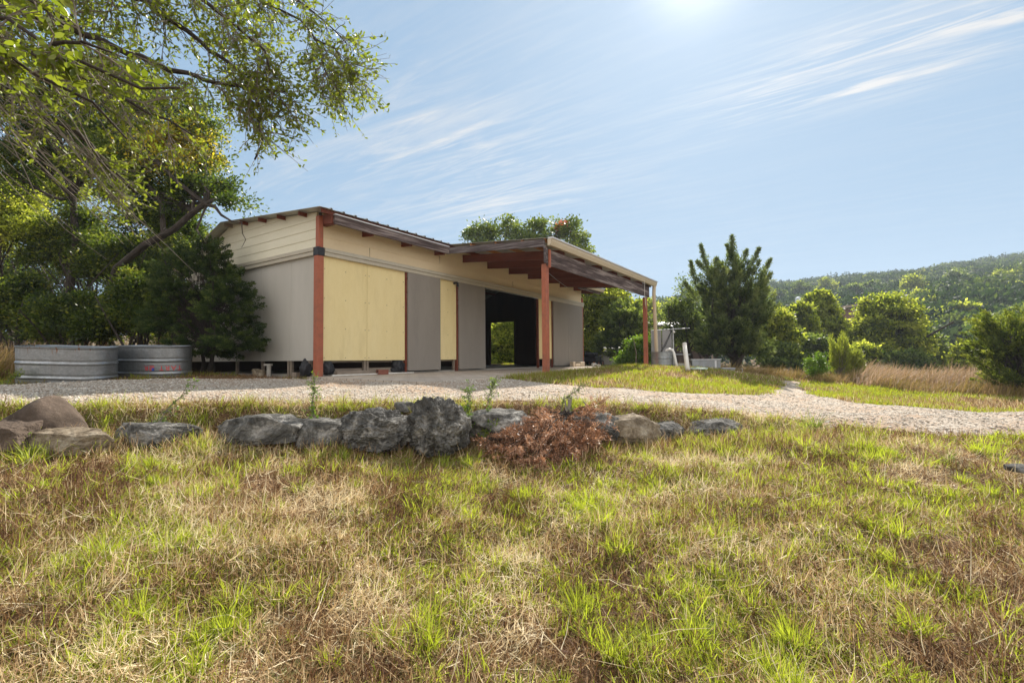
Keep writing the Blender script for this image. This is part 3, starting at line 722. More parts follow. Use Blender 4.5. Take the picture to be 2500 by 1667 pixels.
# ------------------------------------------------------------------ stock tanks
def stadium(L, Wd, off, n=16):
    pts = []; r = Wd / 2 + off; h = L / 2 - Wd / 2
    for k in range(n + 1): a = -math.pi / 2 + math.pi * k / n; pts.append((h + r * math.cos(a), r * math.sin(a)))
    for k in range(n + 1): a = math.pi / 2 + math.pi * k / n; pts.append((-h + r * math.cos(a), r * math.sin(a)))
    return pts
def stock_tank(L, Wd, H, mat, label, px, py, D, rz, tilt):
    q = P(px, py, D); root = empty('stock_tank', tuple(q), rz); root.rotation_euler = (tilt[0], tilt[1], rz)
    tag(root, label, 'stock tank', 'galvanised stock tanks left of the shed')
    rings = []
    for z in np.linspace(-.06, H, 64):
        off = 0.0
        for c in (H * .16, H * .56): off += .014 * math.exp(-((z - c) / .016) ** 2) - .006 * math.exp(-((z - c - .04) / .015) ** 2)
        rings.append((z, off + (.0 if z < H - .02 else .008)))
    rings += [(H + .006, .012), (H + .010, .004), (H + .006, -.012), (H - .012, -.016), (H - .016, -.20)]
    m = MB(); n = None
    for z, off in rings:
        p = stadium(L, Wd, off, 22); n = len(p)
        m.v += [(x, y, z) for x, y in p]
    for i in range(len(rings) - 1):
        for k in range(n): a = i * n + k; b = i * n + (k + 1) % n; m.f.append((a, b, b + n, a + n))
    m.f.append(tuple((len(rings) - 1) * n + k for k in range(n)))
    m.build('shell', mat, root, smooth=True)
    return root
T1 = stock_tank(1.60, .80, .66, M_galv_r, 'left oval galvanised tank turned upside down, rust spots under its rim', 166, 932, 9.0, .07, (R(3.6), R(2.0)))
T2 = stock_tank(1.52, .80, .64, M_galv, 'right oval galvanised tank turned upside down with upside down red lettering', 372, 920, 9.9, -.06, (R(3.2), R(1.2)))
# upside-down lettering wrapped round the tank wall
def text_mesh(body, size):
    cu = bpy.data.curves.new('lettering', 'FONT'); cu.body = body; cu.size = size; cu.align_x = 'LEFT'; cu.resolution_u = 3; cu.space_character = 1.25
    o = bpy.data.objects.new('lettering_tmp', cu); COL.objects.link(o)
    bpy.context.view_layer.update()
    me = bpy.data.meshes.new_from_object(o.evaluated_get(bpy.context.evaluated_depsgraph_get())); COL.objects.unlink(o); bpy.data.objects.remove(o)
    return me
def wrap(me, s0, zc, L, Wd, off=.004):
    """place flat mesh (x right, y up) rotated by 180 degrees on the front wall; s = distance along the front from the tank centre"""
    bm = bmesh.new(); bm.from_mesh(me)
    bmesh.ops.triangulate(bm, faces=bm.faces); bmesh.ops.subdivide_edges(bm, edges=[e for e in bm.edges if e.calc_length() > .03], cuts=2)
    h = L / 2 - Wd / 2; r = Wd / 2 + off
    for v in bm.verts:
        s = s0 - v.co.x; z = zc - v.co.y
        if s > h: a = -math.pi / 2 + (s - h) / r; v.co = Vector((h + r * math.cos(a), r * math.sin(a), z))
        elif s < -h: a = -math.pi / 2 + (s + h) / r; v.co = Vector((-h + r * math.cos(a), r * math.sin(a), z))
        else: v.co = Vector((s, -r, z))
    bm.to_mesh(me); bm.free(); return me
M_red = surf_mat('red_decal', (.55, .03, .04), (.62, .05, .05), 10, .5, bstr=0); M_blue = surf_mat('blue_decal', (.02, .08, .35), (.03, .10, .42), 10, .5, bstr=0); M_dec = surf_mat('white_decal', (.6, .6, .62), (.7, .7, .72), 10, .5, bstr=0)
S0, ZC = .86, .262
link_mesh('lettering', wrap(text_mesh('TART', .135), S0, ZC, 1.52, .80), M_red, T2)
link_mesh('lettering', wrap(text_mesh('R', .135), S0 - .60, ZC, 1.52, .80), M_red, T2)
fl = MB()
for k in range(4): fl.add([(x, y, 0) for x, y in ((0, .0 + .027 * k), (.10, .0 + .027 * k), (.10, .014 + .027 * k), (0, .014 + .027 * k))], [(0, 1, 2, 3)])
me = bpy.data.meshes.new('flag_stripes'); me.from_pydata(fl.v, [], fl.f); link_mesh('flag_stripes', wrap(me, S0 - .475, ZC, 1.52, .80), M_red, T2)
me = bpy.data.meshes.new('flag_canton'); me.from_pydata([(0, .040, 0), (.05, .040, 0), (.05, .096, 0), (0, .096, 0)], [], [(0, 1, 2, 3)]); link_mesh('flag_canton', wrap(me, S0 - .475, ZC, 1.52, .80, .007), M_blue, T2)
ul = MB()
for k in range(26): ul.add([(.01 + k * .026, -.045, 0), (.028 + k * .026, -.045, 0), (.028 + k * .026, -.038, 0), (.01 + k * .026, -.038, 0)], [(0, 1, 2, 3)])
me = bpy.data.meshes.new('underline'); me.from_pydata(ul.v, [], ul.f); link_mesh('underline', wrap(me, S0, ZC, 1.52, .80), M_dec, T2)

# ------------------------------------------------------------------ rocks
def rock_material(name, cols, scale=3.0):
    m, nt, N, L = new_mat(name); v = coords(nt)
    a = tex_noise(nt, v, scale, 9, .75, .6); b = tex_noise(nt, v, scale * 7, 8, .8)
    c = ramp(nt, a, [(.38, cols[0]), (.5, cols[1]), (.62, cols[2])])
    c = mixc(nt, ramp(nt, b, [(.35, (.6,) * 3), (.6, (0,) * 3)]), c, cols[0])
    vo = N.new('ShaderNodeTexVoronoi'); vo.inputs['Scale'].default_value = scale * 6; L.new(v, vo.inputs['Vector'])
    mm = N.new('ShaderNodeMath'); mm.operation = 'MULTIPLY_ADD'; L.new(vo.outputs['Distance'], mm.inputs[0]); mm.inputs[1].default_value = .5; L.new(b, mm.inputs[2])
    principled(nt, c, .95, 0, .15, bump(nt, mm.outputs[0], .8, .02)); return m
M_rock = rock_material('grey_limestone', [(.035, .033, .030), (.13, .125, .115), (.40, .38, .35)])
M_rockb = rock_material('brown_boulder', [(.055, .04, .03), (.12, .09, .07), (.20, .15, .12)], 1.6)
M_rockt = rock_material('tan_limestone_boulder', [(.08, .06, .04), (.26, .21, .15), (.42, .37, .29)])
STONE_FIX.data.materials.clear(); STONE_FIX.data.materials.append(M_rockt)
rocks = [ # px, py bottom, D, half sizes (x, y, z), material, rot, label
 (95,1072,6.15,(.47,.34,.30),M_rockb,.05,'pointed brown boulder at the left end of the rock row',0,1),
 (10,1128,5.7,(.26,.25,.21),M_rockb,.4,'dark rock cut by the left picture edge below the pointed boulder',0,0),
 (168,1122,5.75,(.42,.24,.15),M_rockt,.1,'low flat pale topped slab in front of the pointed boulder',0,0),
 (362,1082,6.1,(.50,.30,.22),M_rock,-.1,'long dark rock behind the leaning green sapling',0,0),
 (640,1068,6.15,(.48,.30,.25),M_rock,.05,'broad smooth grey rock left of the split in the row',0,0),
 (780,1076,6.1,(.29,.28,.24),M_rock,.3,'squarish grey rock joined to the broad smooth one',0,0),
 (915,1086,6.05,(.44,.30,.29),M_rock,.0,'craggy rock with a hollow face left of the tall pitted rock',1,0),
 (1068,1092,6.0,(.34,.30,.40),M_rock,.2,'tall rough pitted rock, highest of the row',1,0),
 (1205,1056,6.25,(.42,.30,.24),M_rock,.1,'rock behind the thin green saplings left of the brown brush heap',0,0),
 (1430,1062,6.3,(.38,.30,.25),M_rock,-.1,'flat topped grey rock right behind the brown brush heap',0,0),
 (1546,1068,6.35,(.32,.28,.25),M_rockt,.15,'blocky rock with a tan lower face right of the brush heap',0,0),
 (1625,1060,6.6,(.22,.20,.14),M_rock,.3,'small low grey rock right of the blocky tan faced rock',0,0),
 (1740,1058,6.8,(.38,.24,.16),M_rock,.1,'low half buried slab at the right end of the rock row',0,0),
 (1757,1068,6.55,(.07,.05,.10),M_rock,.1,'small pointed stone in the grass before the half buried slab',0,0),
 (2482,1148,4.7,(.10,.09,.045),M_rock,.1,'small dark stone in the lawn at the right picture edge',0,0),
 (1052,983,6.25,(.075,.06,.045),M_rockt,.3,'little stone resting on top of the tall pitted rock',0,0),
 (990,1000,6.3,(.12,.10,.09),M_rock,.8,'small wedge rock between the craggy rock and the pitted rock',0,0),
 (155,1038,6.25,(.0,.0,.0),M_rock,0,'',0,0),
]
for i, (px, py, D, s, mat, rz, lb, rg, kd) in enumerate(rocks):
    if s[0] == 0: continue
    kk_ = KD(px) * (.955 if py > 1010 else 1); D *= kk_; s = tuple(e * kk_ * 1.16 for e in s); q = P(px, py, D); q[2] = max(q[2], hz(q[0], q[1] - .35) - .06) if py > 1010 else q[2]
    if px < 300 and py > 1100: q[2] += .09; s = (s[0], s[1], s[2] * 1.35)
    if kd == 1:
        # boulder with one high shoulder: a prism-like outline
        bm = bmesh.new(); bmesh.ops.create_icosphere(bm, subdivisions=5, radius=1)
        for v in bm.verts:
            p = v.co.copy(); n = mnoise.fractal(p * 1.1 + Vector((3, 1, 2)), 1, 2, 5)
            top = .28 + .72 * max(0, 1 - abs(p.x - .28) / (1.15 if p.x < .28 else .9)) ** .9
            z = p.z * (top if p.z > 0 else .35); p = Vector((p.x, p.y, z)) * (1 + .07 * n)
            v.co = Vector((p.x * .42, p.y * .30, p.z * .42))
        for f in bm.faces: f.smooth = True
        me = bpy.data.meshes.new('boulder'); bm.to_mesh(me); bm.free()
        o = link_mesh('boulder', me, mat); o.location = (q[0], q[1], q[2] + .03); o.rotation_euler = (0, 0, .05)
    else:
        o = lump('boulder', (s[0] * (.95 if rg else 1.16), s[1] * 1.1, s[2] * (.84 if rg else .95)), (q[0], q[1], q[2] + s[2] * .44), mat, 100 + i, 6 if s[0] > .15 else 4, .19 if rg else .085, 2.8 if rg else 2.6, rz=rz, tilt=(.05, random.uniform(-.06, .06)), flat=not rg, ridged=bool(rg))
        for f in o.data.polygons: f.use_smooth = bool(s[0] <= .15)
    tag(o, lb, 'rock', 'limestone rocks edging the drive')

# ------------------------------------------------------------------ foliage tools
def unit(a): return a / (np.linalg.norm(a, axis=-1, keepdims=True) + 1e-9)
def leaf_geo(C, D, L, Wd, rng, fancy=False):
    n = len(C); L = np.broadcast_to(L, (n,))[:, None]; Wd = np.broadcast_to(Wd, (n,))[:, None]
    D = unit(D); side = unit(np.cross(D, rng.normal(size=(n, 3)))); nrm = np.cross(D, side)
    if not fancy:
        V = np.stack([C, C + D * L * .5 + side * Wd * .5 + nrm * Wd * .12, C + D * L, C + D * L * .5 - side * Wd * .5 + nrm * Wd * .12], 1).reshape(-1, 3)
        F = np.arange(4)[None] + 4 * np.arange(n)[:, None]
    else:
        V = np.stack([C, C + D * L * .35 + side * Wd * .42 + nrm * Wd * .1, C + D * L * .72 + side * Wd * .5 + nrm * Wd * .1, C + D * L,
                      C + D * L * .72 - side * Wd * .5 + nrm * Wd * .1, C + D * L * .35 - side * Wd * .42 + nrm * Wd * .1], 1).reshape(-1, 3)
        F = np.arange(6)[None] + 6 * np.arange(n)[:, None]
    return V, F

M_leaf = leaf_mat('oak_leaf', [(0, (.022, .040, .010)), (.45, (.075, .105, .02)), (.8, (.20, .22, .04)), (1, (.52, .38, .04))], .5, .4, .3)
M_leafb = leaf_mat('bright_leaf', [(0, (.035, .055, .012)), (.4, (.19, .22, .045)), (1, (.44, .44, .14))], .6, .5, .25, boost=(2.1, 2.1, .8))
M_leafd = leaf_mat('dull_leaf', [(0, (.03, .05, .02)), (.5, (.12, .15, .05)), (1, (.28, .31, .11))], .52, .5, .25, boost=(1.8, 1.9, .8))
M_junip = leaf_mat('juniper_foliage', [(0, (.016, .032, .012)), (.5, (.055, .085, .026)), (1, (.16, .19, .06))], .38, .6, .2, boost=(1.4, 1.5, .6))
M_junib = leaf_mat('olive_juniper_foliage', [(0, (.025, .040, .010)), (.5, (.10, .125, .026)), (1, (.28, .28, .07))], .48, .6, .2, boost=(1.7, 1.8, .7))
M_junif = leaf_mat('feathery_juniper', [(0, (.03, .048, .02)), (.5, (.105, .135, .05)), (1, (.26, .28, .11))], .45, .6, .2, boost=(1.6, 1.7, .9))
M_broom = leaf_mat('broom_foliage', [(0, (.13, .15, .03)), (.5, (.22, .25, .05)), (1, (.34, .34, .09))], .4)
M_leafn = leaf_mat('near_oak_leaf', [(0, (.06, .085, .015)), (.5, (.16, .19, .03)), (1, (.34, .34, .07))], .5, .4, .35)
M_green = leaf_mat('shrub_leaf', [(0, (.06, .12, .015)), (.5, (.12, .20, .02)), (1, (.26, .28, .03))], .45)
M_dead = leaf_mat('dead_needles', [(0, (.11, .05, .028)), (.5, (.36, .19, .105)), (1, (.66, .44, .30))], .25, boost=(1.3, 1.1, .9))
M_bark = surf_mat('dark_bark', (.022, .017, .014), (.075, .060, .050), 9, .95, bstr=.8, bdist=.03, stretch=(1, 1, .3))
M_barkl = surf_mat('pale_bark', (.12, .10, .08), (.26, .23, .19), 12, .95, bstr=.6, stretch=(1, 1, .3))

def lobes_px(specs):
    return [(P(px, py, D), np.array([rx * D / F_PX, rx * D / F_PX * dz, ry * D / F_PX])) for px, py, D, rx, ry, dz in [(s + (1.0,))[:6] for s in specs]]

def curve(a, b, k, rng, wob=.12, sag=0.0):
    t = np.linspace(0, 1, k)[:, None]; L = np.linalg.norm(b - a)
    off = np.zeros((k, 3)); w = rng.normal(size=(3,)) * wob * L; w2 = rng.normal(size=(3,)) * wob * .5 * L
    off = np.sin(math.pi * t) * w + np.sin(2 * math.pi * t) * w2; off[:, 2] += (np.sin(math.pi * t) * sag * L)[:, 0]
    return a + (b - a) * t + off

def crown(lobes, ncl, per, rc, leafL, leafW, rng, shell=.5, updir=.25, tintf=None, flat=.65, stray=.08, low=-.75):
    vol = np.array([r.prod() ** .75 for _, r in lobes]); pk = rng.choice(len(lobes), ncl, p=vol / vol.sum())
    d = unit(rng.normal(size=(ncl, 3))); d[:, 2] = np.where(d[:, 2] < low, -d[:, 2] * .4, d[:, 2])
    so = rng.uniform(0, 50); rad = rng.uniform(shell, 1.0, ncl) ** .7 * (.66 + .58 * vnoise(d[:, 0] * 2.6 + so, d[:, 1] * 2.6 + d[:, 2] * 3.1 + so, 7))
    c = np.array([lobes[k][0] for k in pk]) + d * rad[:, None] * np.array([lobes[k][1] for k in pk])
    m = rng.poisson(per, ncl); m = np.maximum(m, 3)
    own = np.repeat(np.arange(ncl), m); n = len(own)
    rcs = rc * rng.uniform(.55, 1.45, ncl)
    g = rng.normal(size=(n, 3)) * .5; g[:, 2] *= flat
    pos = c[own] + g * rcs[own][:, None]
    D = g + rng.normal(size=(n, 3)) * .5; D[:, 2] += updir
    s = rng.uniform(.7, 1.3, n)
    V, F = leaf_geo(pos, D, leafL * s, leafW * s, rng)
    t = np.clip(.36 + (rng.random(ncl)[own] - .5) * .55 + rng.normal(size=n) * .16, 0, .85)
    if tintf is not None: t = tintf(pos, t, rng)
    return V, F, t, c, pk

def make_tree(name, label, cat, base, lobes, ncl, per, rc, leafL, leafW, mat, seed, trunk_r=.12, group=None, tintf=None, shell=.5,
              bark=None, updir=.25, flat=.65, extra_trunks=0, branch_frac=.5, trunk_pts=None, fork=.45, low=-.75, limb_sag=-.05):
    rng = np.random.default_rng(seed); base = np.asarray(base, float)
    root = empty(name, tuple(base)); tag(root, label, cat, group)
    V, F, t, c, pk = crown(lobes, ncl, per, rc, leafL, leafW, rng, shell, updir, tintf, flat, low=low)
    np_mesh('crown', V - base, F, mat, root, tint=t)
    cen = np.mean([l[0] for l in lobes], 0); tb = MB()
    if trunk_pts is None:
        top = base + (cen - base) * fork + np.array([rng.normal() * .1, 0, 0]) * trunk_r * 4
        tp = curve(base - [0, 0, .15], top, 7, rng, .05)
    else: tp = np.array(trunk_pts); top = tp[-1]
    tb.tube(list(tp - base), list(np.linspace(trunk_r * 1.25, trunk_r * .75, len(tp))), 9)
    starts = [top] * len(lobes)
    for k in range(extra_trunks):
        e = cen + rng.normal(size=3) * np.array([1, .6, .3]) * np.array(lobes[0][1]); b0 = base + np.array([rng.normal() * .25, rng.normal() * .2, -.1])
        tb.tube(list(curve(b0, e, 7, rng, .08) - base), list(np.linspace(trunk_r * .7, trunk_r * .2, 7)), 6)
    limbs = []
    for (lc, lr) in lobes:
        st = tp[-1 - rng.integers(0, 2)]
        pts = curve(st, lc, 7, rng, .10, limb_sag); limbs.append(pts)
        tb.tube(list(pts - base), list(np.linspace(trunk_r * .6, trunk_r * .18, 7)), 6)
    for i in range(len(c)):
        if rng.random() > branch_frac: continue
        l = limbs[pk[i]]; st = l[rng.integers(2, 7)]
        pts = curve(st, c[i], 5, rng, .10, .06)
        tb.tube(list(pts - base), list(np.linspace(trunk_r * .17, trunk_r * .03 + .002, 5)), 4, cap=False)
    tb.build('trunk', bark or M_bark, root)
    return root

# ------------------------------------------------------------------ overhead live oak (trunk outside the frame at left)
def recursive_oak(name, label, base, limbs, seed, leafL, nsec, ntw, nleaf, mat, droop=-.25, leaf_lo=.15, twig_len=(.18, .42), sec_len=(.45, 1.1), bark=None, trunk=None, fancy=True, tlo=.0, thi=.8):
    rng = np.random.default_rng(seed); base = np.asarray(base, float)
    root = empty(name, tuple(base)); tag(root, label, 'tree')
    tb = MB(); tw = MB(); C = []; D = []
    if trunk: tb.tube([np.asarray(p) - base for p in trunk[0]], trunk[1], 10)
    for pts, r0, r1, dens in limbs:
        pts = np.array(pts); # resample with wobble
        seg = np.linalg.norm(np.diff(pts, axis=0), axis=1); s = np.r_[0, np.cumsum(seg)]; Lt = s[-1]
        k = max(6, int(Lt / .18)); u = np.linspace(0, Lt, k)
        q = np.stack([np.interp(u, s, pts[:, j]) for j in range(3)], 1)
        q[1:-1] += rng.normal(size=(k - 2, 3)) * .022
        tb.tube(list(q - base), list(np.linspace(r0, r1, k) * rng.uniform(.85, 1.15, k)), 7)
        nS = int(Lt * nsec * dens)
        for _ in range(nS):
            a = rng.uniform(.06, 1.0) * Lt; i = min(int(a / Lt * (k - 1)), k - 2); st = q[i]; td = unit(q[i + 1] - q[i])
            d = unit(td * rng.uniform(.3, 1.1) + rng.normal(size=3) * .55 + np.array([0, 0, -.12]))
            L2 = rng.uniform(*sec_len) * (1.0 - .68 * a / Lt); kk = 7; p = [st]; dd = d
            for j in range(kk - 1):
                dd = unit(dd + rng.normal(size=3) * .16 + np.array([0, 0, droop * .35])); p.append(p[-1] + dd * L2 / (kk - 1))
            p = np.array(p); rr = max(.004, np.interp(a, [0, Lt], [r0, r1]) * .28)
            tw.tube(list(p - base), list(np.linspace(rr, .003, kk)), 5, cap=False)
            if rng.random() < .16: continue           # a bare dead branchlet
            for _ in range(ntw):
                j = rng.integers(1, kk - 1); f = rng.random(); st2 = p[j] * (1 - f) + p[j + 1] * f
                d2 = unit(unit(p[j + 1] - p[j]) * .8 + rng.normal(size=3) * .6)
                L3 = rng.uniform(*twig_len); e = st2 + d2 * L3 + np.array([0, 0, droop * .25 * L3])
                mid = (st2 + e) / 2 + rng.normal(size=3) * .02
                tw.tube([st2 - base, mid - base, e - base], [.0035, .0025, .0015], 4, cap=False)
                m = rng.poisson(nleaf); tt = rng.uniform(.25, 1.05, m)[:, None]
                pos = st2 + (e - st2) * tt + rng.normal(size=(m, 3)) * .006
                C.append(pos); D.append(unit(d2)[None] * .6 + rng.normal(size=(m, 3)) * .7)
    C = np.concatenate(C); D = np.concatenate(D); n = len(C); sc = rng.uniform(.65, 1.2, n) * leafL
    V, F = leaf_geo(C, D, sc, sc * .42, rng, fancy)
    np_mesh('crown', V - base, F, mat, root, tint=np.clip(rng.normal(.45, .16, n), tlo, thi))
    tb.build('limbs', bark or M_bark, root, smooth=True); tw.build('twigs', M_barkl, root)
    return root
def PX(lst): return [P(*q) for q in lst]
bx, by = -6.2, 2.6; bz = hz(bx, by)
TR = np.array([bx + .5, by + .5, 4.6])
limbsA = [
    (np.vstack([TR, PX([(-300,-260,4.6),(0,-120,4.6),(200,-60,4.7),(343,0,4.7),(404,44,4.7),(505,117,4.6),(600,185,4.5),(640,290,4.4),(622,390,4.3)])]), .07, .008, 1.0),
    (np.vstack([TR, PX([(-200,-60,4.2),(0,5,4.2),(200,90,4.2),(404,153,4.3),(480,185,4.3),(580,215,4.3),(703,226,4.3)])]), .065, .008, 1.1),
    (np.vstack([TR, PX([(-200,-400,5.0),(250,-200,5.0),(500,-90,5.0),(646,0,5.0),(725,55,5.0),(765,93,5.0),(790,161,4.9),(815,220,4.9)])]), .055, .006, 1.0),
    (np.vstack([TR, PX([(300,-300,5.0),(620,-60,5.0),(740,20,5.0),(800,60,5.0),(845,105,5.0)])]), .04, .006, .9),
    (PX([(765,93,5.0),(805,120,5.0),(850,165,4.95)]), .012, .005, 1.5),
    (np.vstack([TR, PX([(-200,120,4.4),(0,215,4.4),(100,280,4.5),(190,330,4.5),(260,400,4.6),(330,470,4.7)])]), .06, .010, .55),
    (np.vstack([TR, PX([(-100,-250,4.0),(150,-120,4.0),(380,-60,4.0),(560,40,4.1),(640,120,4.1),(660,180,4.1)])]), .05, .008, 1.0),
    (np.vstack([TR, PX([(-150,60,3.9),(60,110,3.9),(230,200,3.9),(380,280,4.0),(470,330,4.1)])]), .035, .008, .9),
]
recursive_oak('live_oak', 'live oak with long leafy branches hanging across the upper left sky', (bx, by, bz), limbsA, 11, .050, 15, 11, 8.5, M_leafn, trunk=([(bx, by, bz - .3), (bx - .05, by + .1, bz + 1.5), (bx + .25, by + .3, 3.4), tuple(TR)], [.30, .24, .20, .14]))
bx2, by2 = -3.9, .9; bz2 = hz(bx2, by2)
T2_ = np.array([bx2 + .3, by2 + .2, 3.3])
limbsB = [
    (np.vstack([T2_, PX([(-300,-40,1.9),(-60,60,1.8),(120,110,1.8),(260,170,1.85),(380,215,1.9),(440,215,1.95)])]), .022, .004, 1.0),
    (np.vstack([T2_, PX([(-250,60,1.95),(0,130,1.9),(160,190,1.9),(250,270,2.0),(310,340,2.1)])]), .018, .004, .9),
    (PX([(120,110,1.8),(230,120,1.8),(300,140,1.9)]), .008, .003, 1.0),
    (np.vstack([T2_, PX([(-200,-150,1.8),(0,-20,1.8),(120,40,1.8),(200,70,1.85)])]), .014, .004, 1.0),
]
recursive_oak('young_oak', 'nearest oak boughs with large bright leaves at the upper left corner', (bx2, by2, bz2), limbsB, 23, .045, 11, 6, 5, M_leafn, sec_len=(.12, .35), twig_len=(.05, .12), trunk=([(bx2, by2, bz2 - .3), (bx2 + .1, by2, 1.6), tuple(T2_)], [.09, .07, .05]), tlo=.1, thi=.7)

# fan of pale bare twigs hanging in front of the left trees
rng = np.random.default_rng(5); fb_ = MB()
g0 = P(-120, 60, 4.4)
for k in range(70):
    a = P(rng.uniform(-150, 160), rng.uniform(60, 330), rng.uniform(4.0, 4.8)); b = a + (P(420, 540, 4.8) - P(80, 180, 4.5)) * rng.uniform(.25, 1.0) + rng.normal(size=3) * .12
    fb_.tube(list(curve(a, b, 6, rng, .03)), list(np.linspace(.006, .0015, 6)), 4, cap=False)
_live = [o for o in bpy.data.objects if o.name == 'live_oak'][0]
_tw = fb_.build('bare_twigs', M_barkl, _live); _tw.matrix_parent_inverse = Matrix.Translation(-Vector(_live.location))

# ------------------------------------------------------------------ trees at the left
def yel(pos, t, r):
    c = P(435, 375, 12.0); d = np.linalg.norm((pos - c) / np.array([1.15, 1.8, .85]), axis=1)
    return np.where(r.random(len(t)) < np.clip(1.25 - d, 0, .9), r.uniform(.85, 1.0, len(t)), t)
def gb(px, D, dx=0):
    q = P(px, 880, D); return (q[0] + dx, q[1], hz(q[0] + dx, q[1]))
make_tree('oak_tree', 'leaning live oak with yellow leaf patch and dark crooked limb reaching the shed roof', 'tree', gb(250, 13.0),
          lobes_px([(430,385,12,90,70),(340,470,12,80,60),(500,460,11.8,70,50),(300,400,12.2,80,70),(470,330,12.2,70,50),(400,540,12.2,90,50),(570,500,11.2,42,14)]),
          360, 120, .24, .085, .042, M_leaf, 31, .085, tintf=yel, group=None,
          trunk_pts=[(*gb(250, 13.0)[:2], gb(250, 13.0)[2] - .1), P(255,760,12.9), P(285,655,12.4), P(355,597,11.6), P(425,560,11.5), P(470,520,11.4), P(500,498,11.3)], shell=.3, branch_frac=.55, limb_sag=.05)
_ob = MB()
for pts, r0, r1 in (([(500,498,11.3),(525,505,11.2),(540,525,11.1),(565,540,11.0),(590,543,10.9)], .05, .012), ([(505,500,11.3),(492,530,11.2),(480,560,11.2),(497,590,11.1),(520,615,11.0),(530,640,11.0)], .03, .006),
                    ([(505,500,11.3),(510,470,11.2),(495,450,11.2)], .05, .02), ([(590,543,10.9),(592,570,10.9),(600,585,10.9),(590,605,10.9)], .014, .005), ([(400,575,11.5),(395,500,11.6),(365,455,11.7),(350,430,11.8)], .07, .02), ([(500,500,11.3),(520,490,11.2),(530,488,11.2)], .05, .03)):
    q_ = np.array(PX(pts)); _ob.tube(list(q_), list(np.linspace(r0, r1, len(q_))), 6)
_lo = [o for o in bpy.data.objects if o.name == 'oak_tree'][0]
_x = _ob.build('crooked_limb', M_bark, _lo); _x.matrix_parent_inverse = Matrix.Translation(-Vector(_lo.location))
make_tree('oak_tree', 'tall dark trunked oak at the far left whose crown fills the upper left', 'tree', gb(150, 14.5),
          lobes_px([(300,330,13.2,110,60),(100,390,14,110,40),(60,250,13.5,120,90),(190,220,13.5,110,80),(330,230,13.5,110,80),(150,330,13.8,110,60),(440,270,13.2,90,50),(20,430,14,70,40),(240,420,14.2,90,40)]),
          520, 95, .27, .09, .045, M_leaf, 37, .095, shell=.25, trunk_pts=[(*gb(150, 14.5)[:2], gb(150, 14.5)[2] - .1), P(165,740,14.5), P(185,600,14.4), P(178,480,14.3), P(150,400,14.2)], branch_frac=.6)
und = [(30,540,15,110,110,(10,880),'bright leafed thicket oak filling the left picture edge'),
       (190,590,15,120,100,(190,880),'bushy green oak above the left stock tank'),
       (40,740,13,100,85,(50,880),'low twiggy shrub at the left picture edge behind the left tank'),
       (310,640,14.5,110,70,(320,880),'green oak scrub behind the two stock tanks'),
       (180,780,12.4,100,75,(200,880),'shaded many stemmed scrub right behind the left stock tank'),
       (330,750,12.2,80,90,(350,880),'shaded many stemmed scrub behind the right stock tank'),
       (110,450,17,100,60,(110,870),'small round topped oak seen below the hanging twigs'),
       (430,600,15,90,60,(430,880),'pale green oak crown between the crooked limb and the shed')]
for i, (px, py, D, rx, ry, b, lb) in enumerate(und):
    L_ = lobes_px([(px, py, D, rx * .75, ry * .8), (px - rx * .5, py + ry * .35, D + .3, rx * .55, ry * .6), (px + rx * .5, py + ry * .25, D - .2, rx * .55, ry * .6), (px + rx * .1, py - ry * .5, D, rx * .5, ry * .45)])
    low_ = i in (2, 4, 5)
    make_tree('scrub_oak', lb, 'tree', gb(b[0], D), L_, 230 if not low_ else 200, 90, .27, .09, .045, M_leafb if i in (0, 6, 7) else M_leaf, 50 + i, .06, group='scrub oaks left of the shed',
              extra_trunks=6 if low_ else 4, shell=.2, fork=.5)
# far background trees behind the thicket
for i, (px, D, h, rx, lb) in enumerate([(-60,22,4.0,160,'shady oak far back beyond the left picture edge thicket'), (260,24,4.6,170,'shady oak far back seen between the scrub stems'), (520,22,3.2,120,'shady oak far back beside the shed gable')]):
    q = gb(px, D); c0 = np.array([q[0], q[1], q[2] + h])
    rr = rx * D / F_PX
    make_tree('background_oak', lb, 'tree', q, [(c0, np.array([rr, rr * .6, h * .42])), (c0 + [rr * .5, 0, -h * .55], np.array([rr * .7, rr * .4, h * .40])), (c0 + [-rr * .5, 0, -h * .55], np.array([rr * .7, rr * .4, h * .40]))],
              300, 130, .55, .12, .07, M_leaf, 80 + i, .14, group='background oaks at the left', shell=.3)

